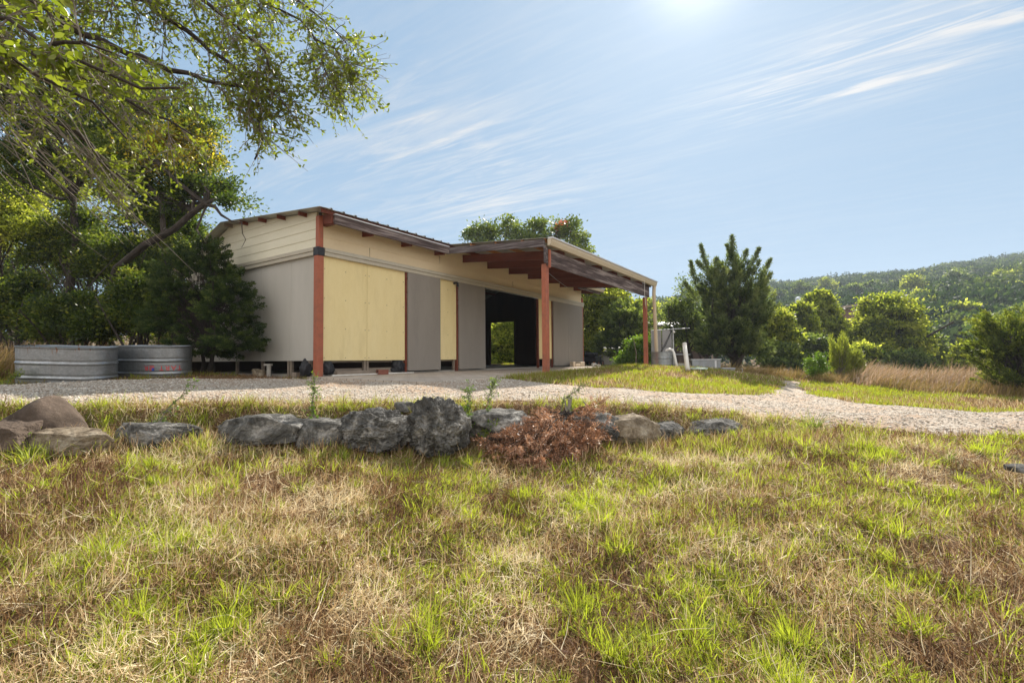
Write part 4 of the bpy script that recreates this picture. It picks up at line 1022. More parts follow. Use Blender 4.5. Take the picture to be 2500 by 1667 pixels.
# junipers: dense upright sprays
def make_juniper(name, label, base, lobes, ncl, per, rc, L, Wd, mat, seed, trunk_r=.07, stems=3, up=.7, shell=.35, spires=(), group=None, cat='juniper', flat=.9, fan=0.0, low=-.6):
    rng = np.random.default_rng(seed); base = np.asarray(base, float); root = empty(name, tuple(base)); tag(root, label, cat, group)
    vol = np.array([r.prod() ** .75 for _, r in lobes]); pk = rng.choice(len(lobes), ncl, p=vol / vol.sum())
    d = unit(rng.normal(size=(ncl, 3))); d[:, 2] = np.where(d[:, 2] < low, d[:, 2] * .5, d[:, 2])
    rad = rng.uniform(shell, 1.0, ncl) ** .6
    c = np.array([lobes[k][0] for k in pk]) + d * rad[:, None] * np.array([lobes[k][1] for k in pk])
    outd = unit(d * np.array([1, 1, .5]) + np.array([fan, 0, up]))
    m = np.maximum(rng.poisson(per, ncl), 4); own = np.repeat(np.arange(ncl), m); n = len(own)
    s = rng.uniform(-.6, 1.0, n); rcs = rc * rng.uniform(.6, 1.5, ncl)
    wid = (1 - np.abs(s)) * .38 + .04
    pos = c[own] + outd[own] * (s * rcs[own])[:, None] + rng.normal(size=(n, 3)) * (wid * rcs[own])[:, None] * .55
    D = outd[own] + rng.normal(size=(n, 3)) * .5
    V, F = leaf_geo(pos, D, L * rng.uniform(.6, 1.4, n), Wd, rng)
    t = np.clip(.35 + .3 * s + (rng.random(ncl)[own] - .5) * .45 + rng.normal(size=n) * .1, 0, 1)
    Vs, Fs, Ts = [V], [F], [t]; off = len(V); tb = MB(); cen = np.mean([l[0] for l in lobes], 0)
    for (a, b, w) in spires:     # whippy leaders standing clear of the crown
        a = np.array(a); b = np.array(b); k = int(np.linalg.norm(b - a) * 520); tt = rng.random(k) ** .8
        pos = a + (b - a) * tt[:, None] + rng.normal(size=(k, 3)) * (w * .8 * (1 - tt) * (.4 + .9 * np.abs(np.sin(tt * 19 + a[0] * 9))) + .014)[:, None]
        V, F = leaf_geo(pos, unit(b - a) * .8 + rng.normal(size=(k, 3)) * .45, L * .9, Wd * .8, rng)
        Vs.append(V); Fs.append(F + off); Ts.append(np.clip(rng.normal(.5, .15, k), 0, 1)); off += len(V)
        tb.tube([a - base, b - base], [.018, .004], 4, cap=False)
    np_mesh('crown', np.concatenate(Vs) - base, np.concatenate(Fs), mat, root, tint=np.concatenate(Ts))
    for k in range(stems):
        e = cen + rng.normal(size=3) * np.array(lobes[0][1]) * .45; b0 = base + np.array([rng.normal() * .08, rng.normal() * .08, -.1])
        tb.tube(list(curve(b0, e, 7, rng, .05) - base), list(np.linspace(trunk_r, trunk_r * .3, 7)), 7)
    for i in range(0, ncl, 2):
        st = base + (cen - base) * rng.uniform(.25, 1.1)
        tb.tube(list(curve(st, c[i], 4, rng, .07) - base), [trunk_r * .25, trunk_r * .18, trunk_r * .1, .003], 4, cap=False)
    tb.build('trunk', M_bark, root)
    return root
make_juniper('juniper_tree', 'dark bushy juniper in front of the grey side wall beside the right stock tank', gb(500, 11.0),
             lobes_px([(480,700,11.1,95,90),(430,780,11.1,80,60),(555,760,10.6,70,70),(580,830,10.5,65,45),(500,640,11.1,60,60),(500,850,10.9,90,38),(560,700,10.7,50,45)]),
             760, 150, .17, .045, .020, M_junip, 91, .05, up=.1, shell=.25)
q = gb(1790, 19.0)
JB = (q[0], q[1], q[2] - .1)
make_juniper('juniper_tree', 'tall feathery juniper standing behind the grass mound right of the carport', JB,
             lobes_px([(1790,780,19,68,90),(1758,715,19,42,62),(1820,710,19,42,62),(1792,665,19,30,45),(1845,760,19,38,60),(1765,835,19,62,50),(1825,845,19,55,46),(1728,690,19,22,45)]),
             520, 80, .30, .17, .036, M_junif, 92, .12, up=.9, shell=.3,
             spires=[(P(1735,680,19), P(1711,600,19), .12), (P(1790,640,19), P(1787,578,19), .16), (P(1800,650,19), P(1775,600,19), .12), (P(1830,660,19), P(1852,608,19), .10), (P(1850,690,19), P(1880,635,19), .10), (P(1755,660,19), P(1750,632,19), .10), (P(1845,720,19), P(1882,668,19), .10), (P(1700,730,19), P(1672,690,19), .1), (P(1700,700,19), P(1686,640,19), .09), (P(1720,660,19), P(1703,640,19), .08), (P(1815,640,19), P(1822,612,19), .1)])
make_tree('oak_sapling', 'pale green loose leafed sapling between the metal panel rack and the tall juniper', 'tree', gb(1690, 21.0),
          lobes_px([(1665,760,21,42,50),(1700,800,21,50,50),(1650,820,21,35,45),(1690,720,21,26,30),(1668,690,21,12,26),(1640,770,21,22,40)]), 200, 60, .26, .10, .05, M_leafd, 93, .06, extra_trunks=3, shell=.2)
make_juniper('juniper_bush', 'olive juniper leaning in from the right picture edge', gb(2480, 13.2),
             lobes_px([(2500,850,13.2,85,70),(2440,840,13.2,60,50),(2560,800,13.4,80,70),(2430,800,13.2,35,35),(2480,920,13.0,70,35),(2410,860,13.2,40,30)]),
             430, 90, .22, .085, .024, M_junib, 94, .06, up=.7, shell=.25, fan=-.3,
             spires=[(P(2440,820,13.2), P(2400,775,13.2), .1), (P(2410,860,13.2), P(2370,840,13.2), .08), (P(2480,800,13.2), P(2455,765,13.2), .1), (P(2420,900,13.2), P(2375,880,13.2), .09)])
# broom like shrub and small leafy shrub
def make_broom(label, base, top_px, D, seed):
    rng = np.random.default_rng(seed); base = np.array(base); root = empty('broom_shrub', tuple(base)); tag(root, label, 'shrub')
    tb = MB(); C = []; Dn = []
    for k in range(190):
        px = rng.uniform(2026, 2108); py = 822 + 14 * math.sin(px * .42) ** 2 + 10 * math.sin(px * .17) + rng.exponential(16) + abs(px - 2056) * (.25 if px < 2060 else .95) + (12 if 2068 < px < 2074 else 0)
        e = P(px, py, D + rng.normal() * .3); pts = curve(base + rng.normal(size=3) * [.05, .05, .02], e, 7, rng, .03)
        tb.tube(list(pts - base), list(np.linspace(.012, .003, 7)), 4, cap=False)
        for j in range(3):
            m = 30; t = rng.uniform(.5, 1.0, m) ** .7 * 6; i = np.minimum(t.astype(int), 5); f = (t - i)[:, None]
            pos = pts[i] * (1 - f) + pts[i + 1] * f + rng.normal(size=(m, 3)) * .03
            C.append(pos); Dn.append(unit(pts[-1] - pts[0])[None] + rng.normal(size=(m, 3)) * .25)
    C = np.concatenate(C); Dn = np.concatenate(Dn); V, F = leaf_geo(C, Dn, rng.uniform(.07, .16, len(C)), .020, rng)
    np_mesh('foliage', V - base, F, M_broom, root, tint=np.clip(rng.normal(.5, .2, len(C)), 0, 1)); tb.build('stems', M_barkl, root)
make_broom('feathery yellow green broom like shrub at the edge of the tall grass', gb(2052, 17.0), None, 17.0, 95)
make_tree('leafy_shrub', 'small bright green leafy shrub with three tops left of the broom like shrub', 'shrub', gb(1995, 15.5),
          lobes_px([(1978,890,15.5,9,22),(2003,880,15.5,11,20),(2012,900,15.5,11,16),(1990,910,15.5,22,13)]), 60, 60, .13, .05, .03, M_green, 96, .02, extra_trunks=3, shell=.1)
# trees behind and right of the shed
def redpatch(pos, t, r):
    d = np.linalg.norm((pos - P(1372, 555, 30)) / np.array([.55, 1, .5]), axis=1)
    return np.where(r.random(len(t)) < np.clip(1.2 - d, 0, .7), 1.0, t)
M_leafr = leaf_mat('turning_oak_leaf', [(0, (.06, .085, .02)), (.5, (.13, .17, .035)), (.85, (.26, .28, .05)), (1, (.42, .10, .05))], .42)
make_tree('oak_tree', 'round topped oak with a patch of red leaves showing above the shed roof', 'tree', gb(1290, 30),
          lobes_px([(1158,580,30,34,26),(1190,568,30,26,22),(1240,552,30,28,22),(1262,580,30,40,24),(1318,556,30,24,26),(1300,590,30,50,26),(1380,565,30,42,32),(1415,600,30,28,34),(1350,620,30,80,30),(1200,620,30,70,30)]),
          330, 60, .38, .17, .10, M_leafr, 101, .28, tintf=redpatch, shell=.45)
make_tree('oak_tree', 'yellow green live oak whose boughs hang past the right end of the shed', 'tree', gb(1440, 26),
          lobes_px([(1420,760,26,45,70),(1460,790,26,35,60),(1500,740,25.5,40,45),(1460,720,26,50,35),(1430,850,26,40,35),(1535,755,26,30,35),(1500,720,26,20,20)]),
          330, 60, .36, .15, .085, M_leafb, 102, .22, shell=.35)
make_juniper('round_juniper', 'grey green rounded juniper between the shed end and the carport post', gb(1520, 24),
             lobes_px([(1520,800,24,48,50),(1550,840,24,45,40),(1490,850,24,38,35),(1530,770,24,35,30),(1560,800,24,30,40)]), 330, 70, .34, .15, .05, M_leafd, 103, .09, up=.3)
make_tree('leafy_shrub', 'bright yellow green shrub left of the far red carport post', 'shrub', gb(1555, 20),
          lobes_px([(1555,850,20,28,28),(1535,875,20,24,18),(1575,840,20,20,26),(1520,882,20,12,12),(1572,880,20,20,16)]), 150, 80, .24, .08, .05, M_green, 104, .04, extra_trunks=3, shell=.2)
o = MB().tube([(0, 0, -.1), (.03, 0, .5), (-.06, .02, 1.05)], [.02, .018, .012], 6).build('bare_stake', M_barkl); q = P(1552, 893, 18.6); o.location = tuple(q); tag(o, 'thin weathered bare stake before the bright shrub', 'stake')
mids = [(1575,770,52,45,42,M_leafb,'round bright oak seen beyond the carport post'),
        (1890,810,25,55,60,M_leafb,'green oak right behind the tall juniper'),
        (1955,790,31,40,55,M_leafb,'pale green oak beside the silver cylinder'),
        (2000,760,34,48,55,M_leafb,'bright two headed oak left of the hidden brown house'),
        (2030,820,33,45,45,M_leafb,'lower leafy oak behind the broom like shrub'),
        (2165,795,31,100,88,M_leafb,'big broad bright oak right of the broom like shrub'),
        (2255,850,34,50,42,M_leafd,'dull green oak at the right foot of the big broad oak'),
        (2365,872,27,35,34,M_leafb,'small yellow green oak left of the leaning olive juniper'),
        (2300,890,38,35,25,M_leafd,'low dull bush beyond the pink grass'),
        (1725,800,34,60,55,M_leafd,'dull oak behind the pale sapling and tall juniper'),
        (1228,840,29,55,60,M_leafb,'forked oak seen through the open back door of the shed'),
        (1185,830,33,60,70,M_leafd,'dull oak behind the one seen through the back door'),
        (1905,868,24,45,26,M_leafd,'low shaded brush beside the leaning grey metal sheet'),
        (1975,850,27,50,34,M_leafd,'low dark brush between the small leafy shrub and the pale oak'),
        (2100,870,28,55,32,M_leafb,'low brush at the left foot of the big broad oak'),
        (2210,885,27,60,26,M_leafd,'dark low brush at the foot of the big broad oak'),
        (2420,900,30,60,26,M_leafb,'yellow green low brush behind the leaning olive juniper')]
for i, (px, py, D, rx, ry, mt, lb) in enumerate(mids):
    L_ = lobes_px([(px, py - ry * .1, D, rx * .72, ry * .8), (px - rx * .5, py + ry * .25, D, rx * .5, ry * .55), (px + rx * .5, py + ry * .2, D, rx * .5, ry * .55), (px + rx * .15, py - ry * .55, D, rx * .45, ry * .42), (px - rx * .3, py - ry * .4, D, rx * .4, ry * .4), (px + rx*.2, py + ry * .6, D, rx * .8, ry * .42), (px - rx*.35, py + ry * .7, D - .5, rx * .6, ry * .36)])
    big = rx * D / F_PX
    make_tree('oak_tree', lb, 'tree', gb(px, D), L_, int(120 + 130 * big), 55, .17 + .065 * big, .11 + .0022 * D, .07 + .0014 * D, mt, 120 + i, .10 + .05 * big, group='oaks in the middle distance', shell=.5, extra_trunks=2)

# ------------------------------------------------------------------ lower hillside trees, one by one
rng = np.random.default_rng(77)
spots = [(2230,690,120,26,22),(2310,720,105,30,26),(2280,770,85,34,28),(2350,790,75,40,32),(2420,760,88,42,30),(2480,730,95,40,32),(2400,700,110,34,26),(2330,670,130,26,20),
         (2490,800,66,45,40),(2410,830,62,38,32),(2330,840,66,34,28),(2200,740,110,24,22),(2130,700,140,22,18),(2080,710,130,22,18),(2250,730,95,26,22),(2450,680,125,28,22),
         (2370,740,92,30,24),(1960,700,150,22,16),(2020,690,155,22,16),(1900,720,140,22,16),(2290,830,72,28,24),(2495,660,140,26,18),(1640,730,120,24,18),(1610,750,95,22,20)]
shade = ['bright yellow green', 'dull grey green', 'pale green', 'olive green']
near_ = ['above the big broad oak', 'up the right slope', 'left of the leaning olive juniper', 'near the right picture edge', 'over the two headed oak', 'over the carport end']
def descr(px, py):
    hor = 'at the right picture edge' if px > 2470 else 'above the leaning juniper' if px > 2390 else 'right of the big broad oak' if px > 2270 else 'over the big broad oak' if px > 2060 else 'over the two headed oak' if px > 1850 else 'beyond the pale sapling'
    ver = 'high up' if py < 705 else 'halfway up' if py < 765 else 'low down'
    return hor, ver
seen = {}
for i, (px, py, D, rx, ry) in enumerate(spots):
    x = P(px, py, D)[0]; g = hz(x, D); ztop = P(px, py - ry, D)[2]
    h = np.clip(ztop - g, 4.0, 9.0); c0 = np.array([x, D, g + h * .6]); rr = rx * D / F_PX
    k = int(rng.integers(0, 4)); hor, ver = descr(px, py)
    size = 'small' if rr < 2.4 else 'broad' if rr > 3.0 else 'rounded'
    lb = f'{size} {shade[k]} oak {ver} {hor}'
    n_ = seen.get(lb, 0); seen[lb] = n_ + 1
    if n_: lb += [', the nearer one', ', the farther one', ', the third one'][n_ - 1]
    make_tree('hillside_oak', lb, 'tree', (x, D, g), [(c0, np.array([rr, rr * .8, h * .36])), (c0 + [rr * .5, 0, -h * .12], np.array([rr * .55, rr * .5, h * .28])), (c0 + [-rr * .5, 0, -h * .10], np.array([rr * .55, rr * .5, h * .28]))],
              110, 30, .62, .50, .32, [M_leafb, M_leafd, M_leafb, M_leafd][k], 300 + i, .18, group='separate oaks on the lower hillside', shell=.5, branch_frac=.2)

# ------------------------------------------------------------------ hillside forest as one mass
M_forest = leaf_mat('hill_forest_leaf', [(0, (.014, .028, .014)), (.35, (.035, .06, .024)), (.7, (.12, .15, .04)), (1, (.28, .26, .07))], .35, rough=.7, spec=.15)
rng = np.random.default_rng(8)
N0 = 5200; yy = np.sqrt(rng.uniform(58 ** 2, 300 ** 2, N0)); aa = rng.uniform(-.35, 1.32, N0); xx = aa * yy
kp = np.ones(N0, bool)
xx, yy = xx[kp], yy[kp]; N0 = len(xx); zz_ = height(xx, yy)
rad = rng.uniform(1.9, 3.6, N0); hh_ = rng.uniform(2.6, 5.0, N0) * np.where(rng.random(N0) < .05, 1.35, 1)
per = 120; own = np.repeat(np.arange(N0), per); n = len(own)
d = unit(rng.normal(size=(n, 3))); d[:, 2] = np.abs(d[:, 2]) * 1.0 - .25
lob = (1 + .35 * np.sin(d[:, 0] * 5 + own) * np.cos(d[:, 1] * 6 + own * 1.7))
pos = np.stack([xx, yy, zz_ + hh_ * .50], 1)[own] + d * np.stack([rad, rad, hh_ * .58], 1)[own] * (lob * rng.uniform(.75, 1.03, n))[:, None]
Dr = d + rng.normal(size=(n, 3)) * .7
V, F = leaf_geo(pos, Dr, rng.uniform(.6, 1.2, n), rng.uniform(.4, .75, n), rng)
tt = np.clip(rng.beta(1.1, 3.2, N0)[own] * 1.0 + rng.normal(size=n) * .08, 0, 1)
tag(np_mesh('hillside_forest', V, F, M_forest, tint=tt), 'dense dark oak and juniper forest covering the distant hill', 'forest', kind='stuff')

# ------------------------------------------------------------------ grasses
def blade_geo(P0, L, Wd, az, lean, crv, rng):
    n = len(P0); d = np.stack([np.cos(az), np.sin(az), np.zeros(n)], 1); up = np.array([0, 0, 1.0])
    a2 = rng.uniform(0, 6.28, n); w = np.stack([np.cos(a2), np.sin(a2), rng.normal(size=n) * .3], 1) * (Wd / 2)[:, None]
    def at(t):
        an = lean + crv * t
        return P0 + (L * t)[:, None] * (np.cos(an)[:, None] * up + np.sin(an)[:, None] * d)
    o1, m1, m2 = at(np.zeros(n)), at(np.full(n, .5)), at(np.ones(n))
    V = np.stack([o1 - w, o1 + w, m1 + w * .85, m1 - w * .85, m2 + w * .15, m2 - w * .15], 1).reshape(-1, 3)
    b = 6 * np.arange(n)[:, None]
    F = np.concatenate([b + np.array([[0, 1, 2, 3]]), b + np.array([[3, 2, 4, 5]])], 1).reshape(-1, 4)
    return V, F
def scatter(n, y0, y1, p, rng, x0=-1.2, x1=1.2, pad=.7):
    u = rng.random(n); e = 2 - p
    y = (y0 ** e + u * (y1 ** e - y0 ** e)) ** (1 / e) if abs(e) > 1e-6 else y0 * (y1 / y0) ** u
    return rng.uniform(0, 1, n) * ((x1 - x0) * y + 2 * pad) + x0 * y - pad, y
def grass_obj(name, label, cat, V, F, t, mat):
    tag(np_mesh(name, V, F, mat, tint=np.repeat(t, 2)), label, cat, kind='stuff')
M_straw = leaf_mat('dry_straw', [(0, (.08, .036, .018)), (.3, (.25, .140, .065)), (.65, (.57, .43, .24)), (1, (.84, .74, .52))], .25, .7, .2, boost=(1.1, 1.05, .9))
M_grass = leaf_mat('fresh_grass', [(0, (.34, .22, .08)), (.25, (.22, .22, .05)), (.6, (.28, .34, .05)), (1, (.42, .48, .09))], .5, .6, .2, boost=(1.35, 1.35, .45))
M_plume = leaf_mat('pink_grass', [(0, (.24, .19, .05)), (.4, (.34, .23, .12)), (1, (.60, .46, .37))], .4, .7, .2, boost=(1.1, 1.0, .85))
rng = np.random.default_rng(99)
# flattened straw on the lawn
def lawn_ok(x, y): return (y < wall_y(x) + .45 + np.maximum(0, x - 2) * .22) & ~on_drive(x, y)
x, y = scatter(460000, 1.25, 7.6, 1.3, rng); k = lawn_ok(x, y); x, y = x[k], y[k]
dn = fbm(x * 1.7, y * 1.7, 41); gr = fbm(x * 1.1 + 7, y * 1.1, 42); k = rng.random(len(x)) < .32 + 1.7 * (dn - .36); x, y, dn = x[k], y[k], dn[k]; n = len(x)
z = height(x, y) + rng.uniform(0, .045, n) * (.5 + dn)
swirl = fbm(x * .9, y * .9, 43) * 12 + rng.normal(size=n) * 1.5
V, F = blade_geo(np.stack([x, y, z], 1), rng.uniform(.025, .115, n) * rng.choice([1, 1, 1.6], n), np.full(n, .0034) + .0005 * y, swirl, rng.uniform(1.0, 1.62, n), rng.normal(size=n) * .7, rng)
br = fbm(x * 2.3, y * 2.3, 44)
t = np.clip(.46 + (br - .5) * 1.5 + rng.normal(size=n) * .27, 0, 1)
grass_obj('flattened_straw', 'flattened dry straw matted over the foreground lawn', 'straw', V, F, t, M_straw)
# brown thatch standing
x, y = scatter(150000, 1.35, 7.5, 1.3, rng); k = lawn_ok(x, y) & (fbm(x * 2.1, y * 2.1, 45) > .50); x, y = x[k], y[k]; n = len(x)
z = height(x, y) - .01
V, F = blade_geo(np.stack([x, y, z], 1), rng.uniform(.03, .10, n), np.full(n, .003) + .0005 * y, rng.uniform(0, 6.28, n), rng.uniform(.1, 1.0, n), rng.normal(size=n) * .8, rng)
grass_obj('brown_thatch', 'brown dead bunches of standing grass in the lawn', 'dead grass', V, F, np.clip(rng.normal(.25, .16, n), 0, 1), M_straw)
# long pale fallen stalks
x, y = scatter(650, 1.5, 6.0, 1.2, rng); k = lawn_ok(x, y); x, y = x[k], y[k]; n = len(x)
V, F = blade_geo(np.stack([x, y, height(x, y) + .03], 1), rng.uniform(.16, .42, n), np.full(n, .0042), rng.normal(.7, 1.3, n), rng.uniform(.9, 1.5, n), rng.normal(size=n) * .5, rng)
grass_obj('fallen_stalks', 'long pale fallen grass stalks over the lawn', 'stalks', V, F, np.clip(rng.normal(.85, .1, n), 0, 1), M_straw)
# green tufts
def tufts(ntuft, y0, y1, p, seed, okf, Lr, per, spread, dens_scale=1.0, thr=.45, wid=.004, x0=-1.2, x1=1.2, tmean=.55, seedn=46, wy=.0004):
    r = np.random.default_rng(seed); x, y = scatter(ntuft, y0, y1, p, r, x0, x1); k = okf(x, y) & (fbm(x * dens_scale, y * dens_scale, seedn) > thr + r.normal(size=len(x)) * .05)
    x, y = x[k], y[k]; m = np.maximum(r.poisson(per * r.gamma(2, .5, len(x))), 3); own = np.repeat(np.arange(len(x)), m); n = len(own)
    sz = r.uniform(.6, 1.25, len(x)); ox, oy = r.normal(size=n) * spread * sz[own], r.normal(size=n) * spread * sz[own]
    X, Y = x[own] + ox, y[own] + oy; Z = height(X, Y) - .005
    az = np.arctan2(oy, ox) + r.normal(size=n) * .7
    L = r.uniform(Lr[0], Lr[1], n) * sz[own]
    V, F = blade_geo(np.stack([X, Y, Z], 1), L, np.full(n, wid) + wy * Y, az, np.abs(r.normal(0, .28, n)), np.abs(r.normal(.45, .4, n)), r)
    return V, F, np.clip(tmean + (r.random(len(x))[own] - .5) * .5 + r.normal(size=n) * .15, 0, 1)
V, F, t = tufts(9600, 1.3, 7.6, 1.2, 1, lawn_ok, (.03, .10), 13, .022, 1.3, .44, .0042, wy=.0007, tmean=.72)
grass_obj('green_tufts', 'bright green grass tufts growing through the straw lawn', 'grass', V, F, t, M_grass)
V, F, t = tufts(1100, 1.4, 6.8, 1.0, 2, lawn_ok, (.06, .17), 48, .030, .9, .40, .0040, wy=.0006, tmean=.75)
grass_obj('tall_tufts', 'taller green bunch grass tufts in the lawn', 'grass', V, F, t, M_grass)
V, F, t = tufts(40000, 1.3, 7.6, 1.2, 12, lawn_ok, (.03, .10), 2.2, .03, 1.3, .44, .003, tmean=.45)
grass_obj('short_grass', 'short sparse green grass in the lawn', 'grass', V, F, t, M_grass)
# strip between the rocks and the drive
def strip_ok(x, y): return (y > wall_y(x) + .05) & (y < wall_y(x) + 1.1) & ~on_drive(x, y)
V, F, t = tufts(5500, 4.3, 7.8, .5, 3, strip_ok, (.06, .18), 9, .03, 2.0, .40, .0035, x0=-1.4, x1=1.4)
grass_obj('bank_grass', 'thin green grass along the drive edge above the rocks', 'grass', V, F, t, M_grass)
x, y = scatter(70000, 4.4, 7.8, .5, rng, -1.35, 1.35); k = strip_ok(x, y); x, y = x[k], y[k]; n = len(x)
V, F = blade_geo(np.stack([x, y, height(x, y) + rng.uniform(0, .04, n)], 1), rng.uniform(.06, .18, n), np.full(n, .005), rng.uniform(0, 6.28, n), rng.uniform(.9, 1.6, n), rng.normal(size=n) * .5, rng)
grass_obj('bank_straw', 'dry straw along the drive edge above the rocks', 'straw', V, F, np.clip(rng.normal(.55, .25, n), 0, 1), M_straw)
def foot_ok(x, y): return (y > wall_y(x) - .62) & (y < wall_y(x) - .10) & (x < 4.0)
V, F, t = tufts(5200, 3.8, 6.6, .5, 31, foot_ok, (.05, .17), 12, .03, 1.7, .42, .004, x0=-1.25, x1=.75, tmean=.6)
grass_obj('rock_foot_grass', 'grass tufts growing up against the foot of the rocks', 'grass', V, F, t, M_grass)
x, y = scatter(60000, 3.8, 6.6, .5, rng, -1.25, .75); k = foot_ok(x, y); x, y = x[k], y[k]; n = len(x)
V, F = blade_geo(np.stack([x, y, height(x, y) + rng.uniform(-.01, .05, n)], 1), rng.uniform(.05, .19, n), np.full(n, .0055), rng.uniform(0, 6.28, n), rng.uniform(.3, 1.5, n), rng.normal(size=n) * .6, rng)
grass_obj('rock_foot_straw', 'brown dead grass heaped against the foot of the rocks', 'dead grass', V, F, np.clip(rng.normal(.38, .22, n), 0, 1), M_straw)
# mound, verge and slopes beyond the drive
def far_ok(x, y): return (y > 6.9) & ~on_drive(x, y) & ~on_slab(x, y) & (y > 6.9 + 0 * x) & (y > wall_y(x) + .9)
def lit_ok(x, y): return far_ok(x, y) & (x > -.5)
V, F, t = tufts(52000, 7.2, 30, 1.15, 4, lit_ok, (.04, .13), 8, .06, .9, .46, .005, x0=-.2, x1=1.35, tmean=.45, wy=.0008)
grass_obj('verge_grass', 'short bright green grass on the mound and verge beyond the drive', 'grass', V, F, t, M_grass)
x, y = scatter(170000, 7.2, 26, 1.2, rng, -.1, 1.35); k = lit_ok(x, y) & (fbm(x * .9, y * .9, 46) < .62); x, y = x[k], y[k]; n = len(x)
V, F = blade_geo(np.stack([x, y, height(x, y) - .01], 1), rng.uniform(.05, .15, n), np.full(n, .004) + .0007 * y, rng.uniform(0, 6.28, n), rng.uniform(.2, 1.4, n), rng.normal(size=n) * .5, rng)
grass_obj('verge_straw', 'brown dry grass patches on the mound and verge', 'dead grass', V, F, np.clip(rng.normal(.45, .25, n), 0, 1), M_straw)
def left_ok(x, y): return far_ok(x, y) & (x < -2.6)
V, F, t = tufts(9000, 7.4, 22, 1.0, 6, left_ok, (.05, .15), 9, .05, 1.5, .46, .005, x0=-1.4, x1=-.15, tmean=.35)
grass_obj('shaded_grass', 'thin shaded grass around the stock tanks and shed side', 'grass', V, F, t, M_grass)
x, y = scatter(90000, 7.4, 20, 1.1, rng, -1.4, -.2); k = left_ok(x, y); x, y = x[k], y[k]; n = len(x)
V, F = blade_geo(np.stack([x, y, height(x, y)], 1), rng.uniform(.04, .12, n), np.full(n, .007), rng.uniform(0, 6.28, n), rng.uniform(.9, 1.6, n), rng.normal(size=n) * .5, rng)
grass_obj('leaf_litter', 'brown leaf litter and straw under the left trees', 'litter', V, F, np.clip(rng.normal(.2, .18, n), 0, 1), M_straw)
# grass along the paving edge under the carport front
def edge_ok(x, y):
    u, v = uv_of(x, y); return (u > 2.2) & (u < 12.5) & (v < -3.22) & (v > -3.95)
xx_ = rng.uniform(-2, 7, 30000); yy_ = rng.uniform(8, 20, 30000); k = edge_ok(xx_, yy_); x, y = xx_[k], yy_[k]; n0 = len(x); own = np.repeat(np.arange(n0), 6); n = len(own)
X, Y = x[own] + rng.normal(size=n) * .03, y[own] + rng.normal(size=n) * .03
V, F = blade_geo(np.stack([X, Y, height(X, Y)], 1), rng.uniform(.05, .17, n), np.full(n, .008), rng.uniform(0, 6.28, n), rng.uniform(.1, 1.2, n), rng.normal(size=n) * .5, rng)
grass_obj('paving_edge_grass', 'mixed dry and green grass along the front edge of the paving', 'grass', V, F, np.clip(rng.normal(.3, .2, n), 0, 1), M_grass)
# tall dry grass: bent pink stems
def tall(n, regions, seed, Lr, lean, mat, name, label, tm):
    r = np.random.default_rng(seed); X = []; Y = []
    for (x0, x1, y0, y1, m) in regions: X.append(r.uniform(x0, x1, m)); Y.append(r.uniform(y0, y1, m))
    X = np.concatenate(X); Y = np.concatenate(Y)
    k = (fbm(X * .8, Y * .8, 61) > .36) & ((X / Y > .70 + .05 * fbm(X, Y, 64)) if seed == 71 else True); X, Y = X[k], Y[k]; n = len(X)
    L = r.uniform(*Lr, n) * (.35 + 1.2 * fbm(X * .8, Y * .8, 62))
    V, F = blade_geo(np.stack([X, Y, height(X, Y) - .02], 1), L, np.full(n, .017), r.normal(lean[0], .45, n), np.abs(r.normal(.18, .12, n)), np.abs(r.normal(lean[1], .3, n)), r)
    grass_obj(name, label, 'grass', V, F, np.clip(tm + (fbm(X * .9, Y * .9, 63) - .5) * .6 + r.normal(size=n) * .2, 0, 1), mat)
qa = P(2080, 950, 14.5); qb = P(2600, 975, 14.0)
tall(0, [(10.4, 19.5, 13.6, 19.5, 20000), (9.0, 13.5, 15.5, 22, 9000), (13, 24, 19, 24, 8000)], 71, (.45, .95), (.3, .75), M_plume, 'tall_pink_grass', 'tall wind bent pinkish dry grass beyond the right verge', .50)
tall(0, [(8.0, 12.5, 17.5, 24, 12000), (9.5, 13, 14.8, 17, 6000), (10.5, 19, 12.6, 14.2, 9000)], 72, (.25, .6), (.3, .5), M_plume, 'ochre_grass', 'knee high ochre grass at the foot of the bright oaks', .15)
tall(0, [(-12.5, -9.2, 8.8, 12.5, 9000), (-16, -10, 12, 16, 8000)], 73, (.4, .95), (.4, .6), M_plume, 'tall_left_grass', 'tall yellow grass at the left edge behind the left tank', .25)

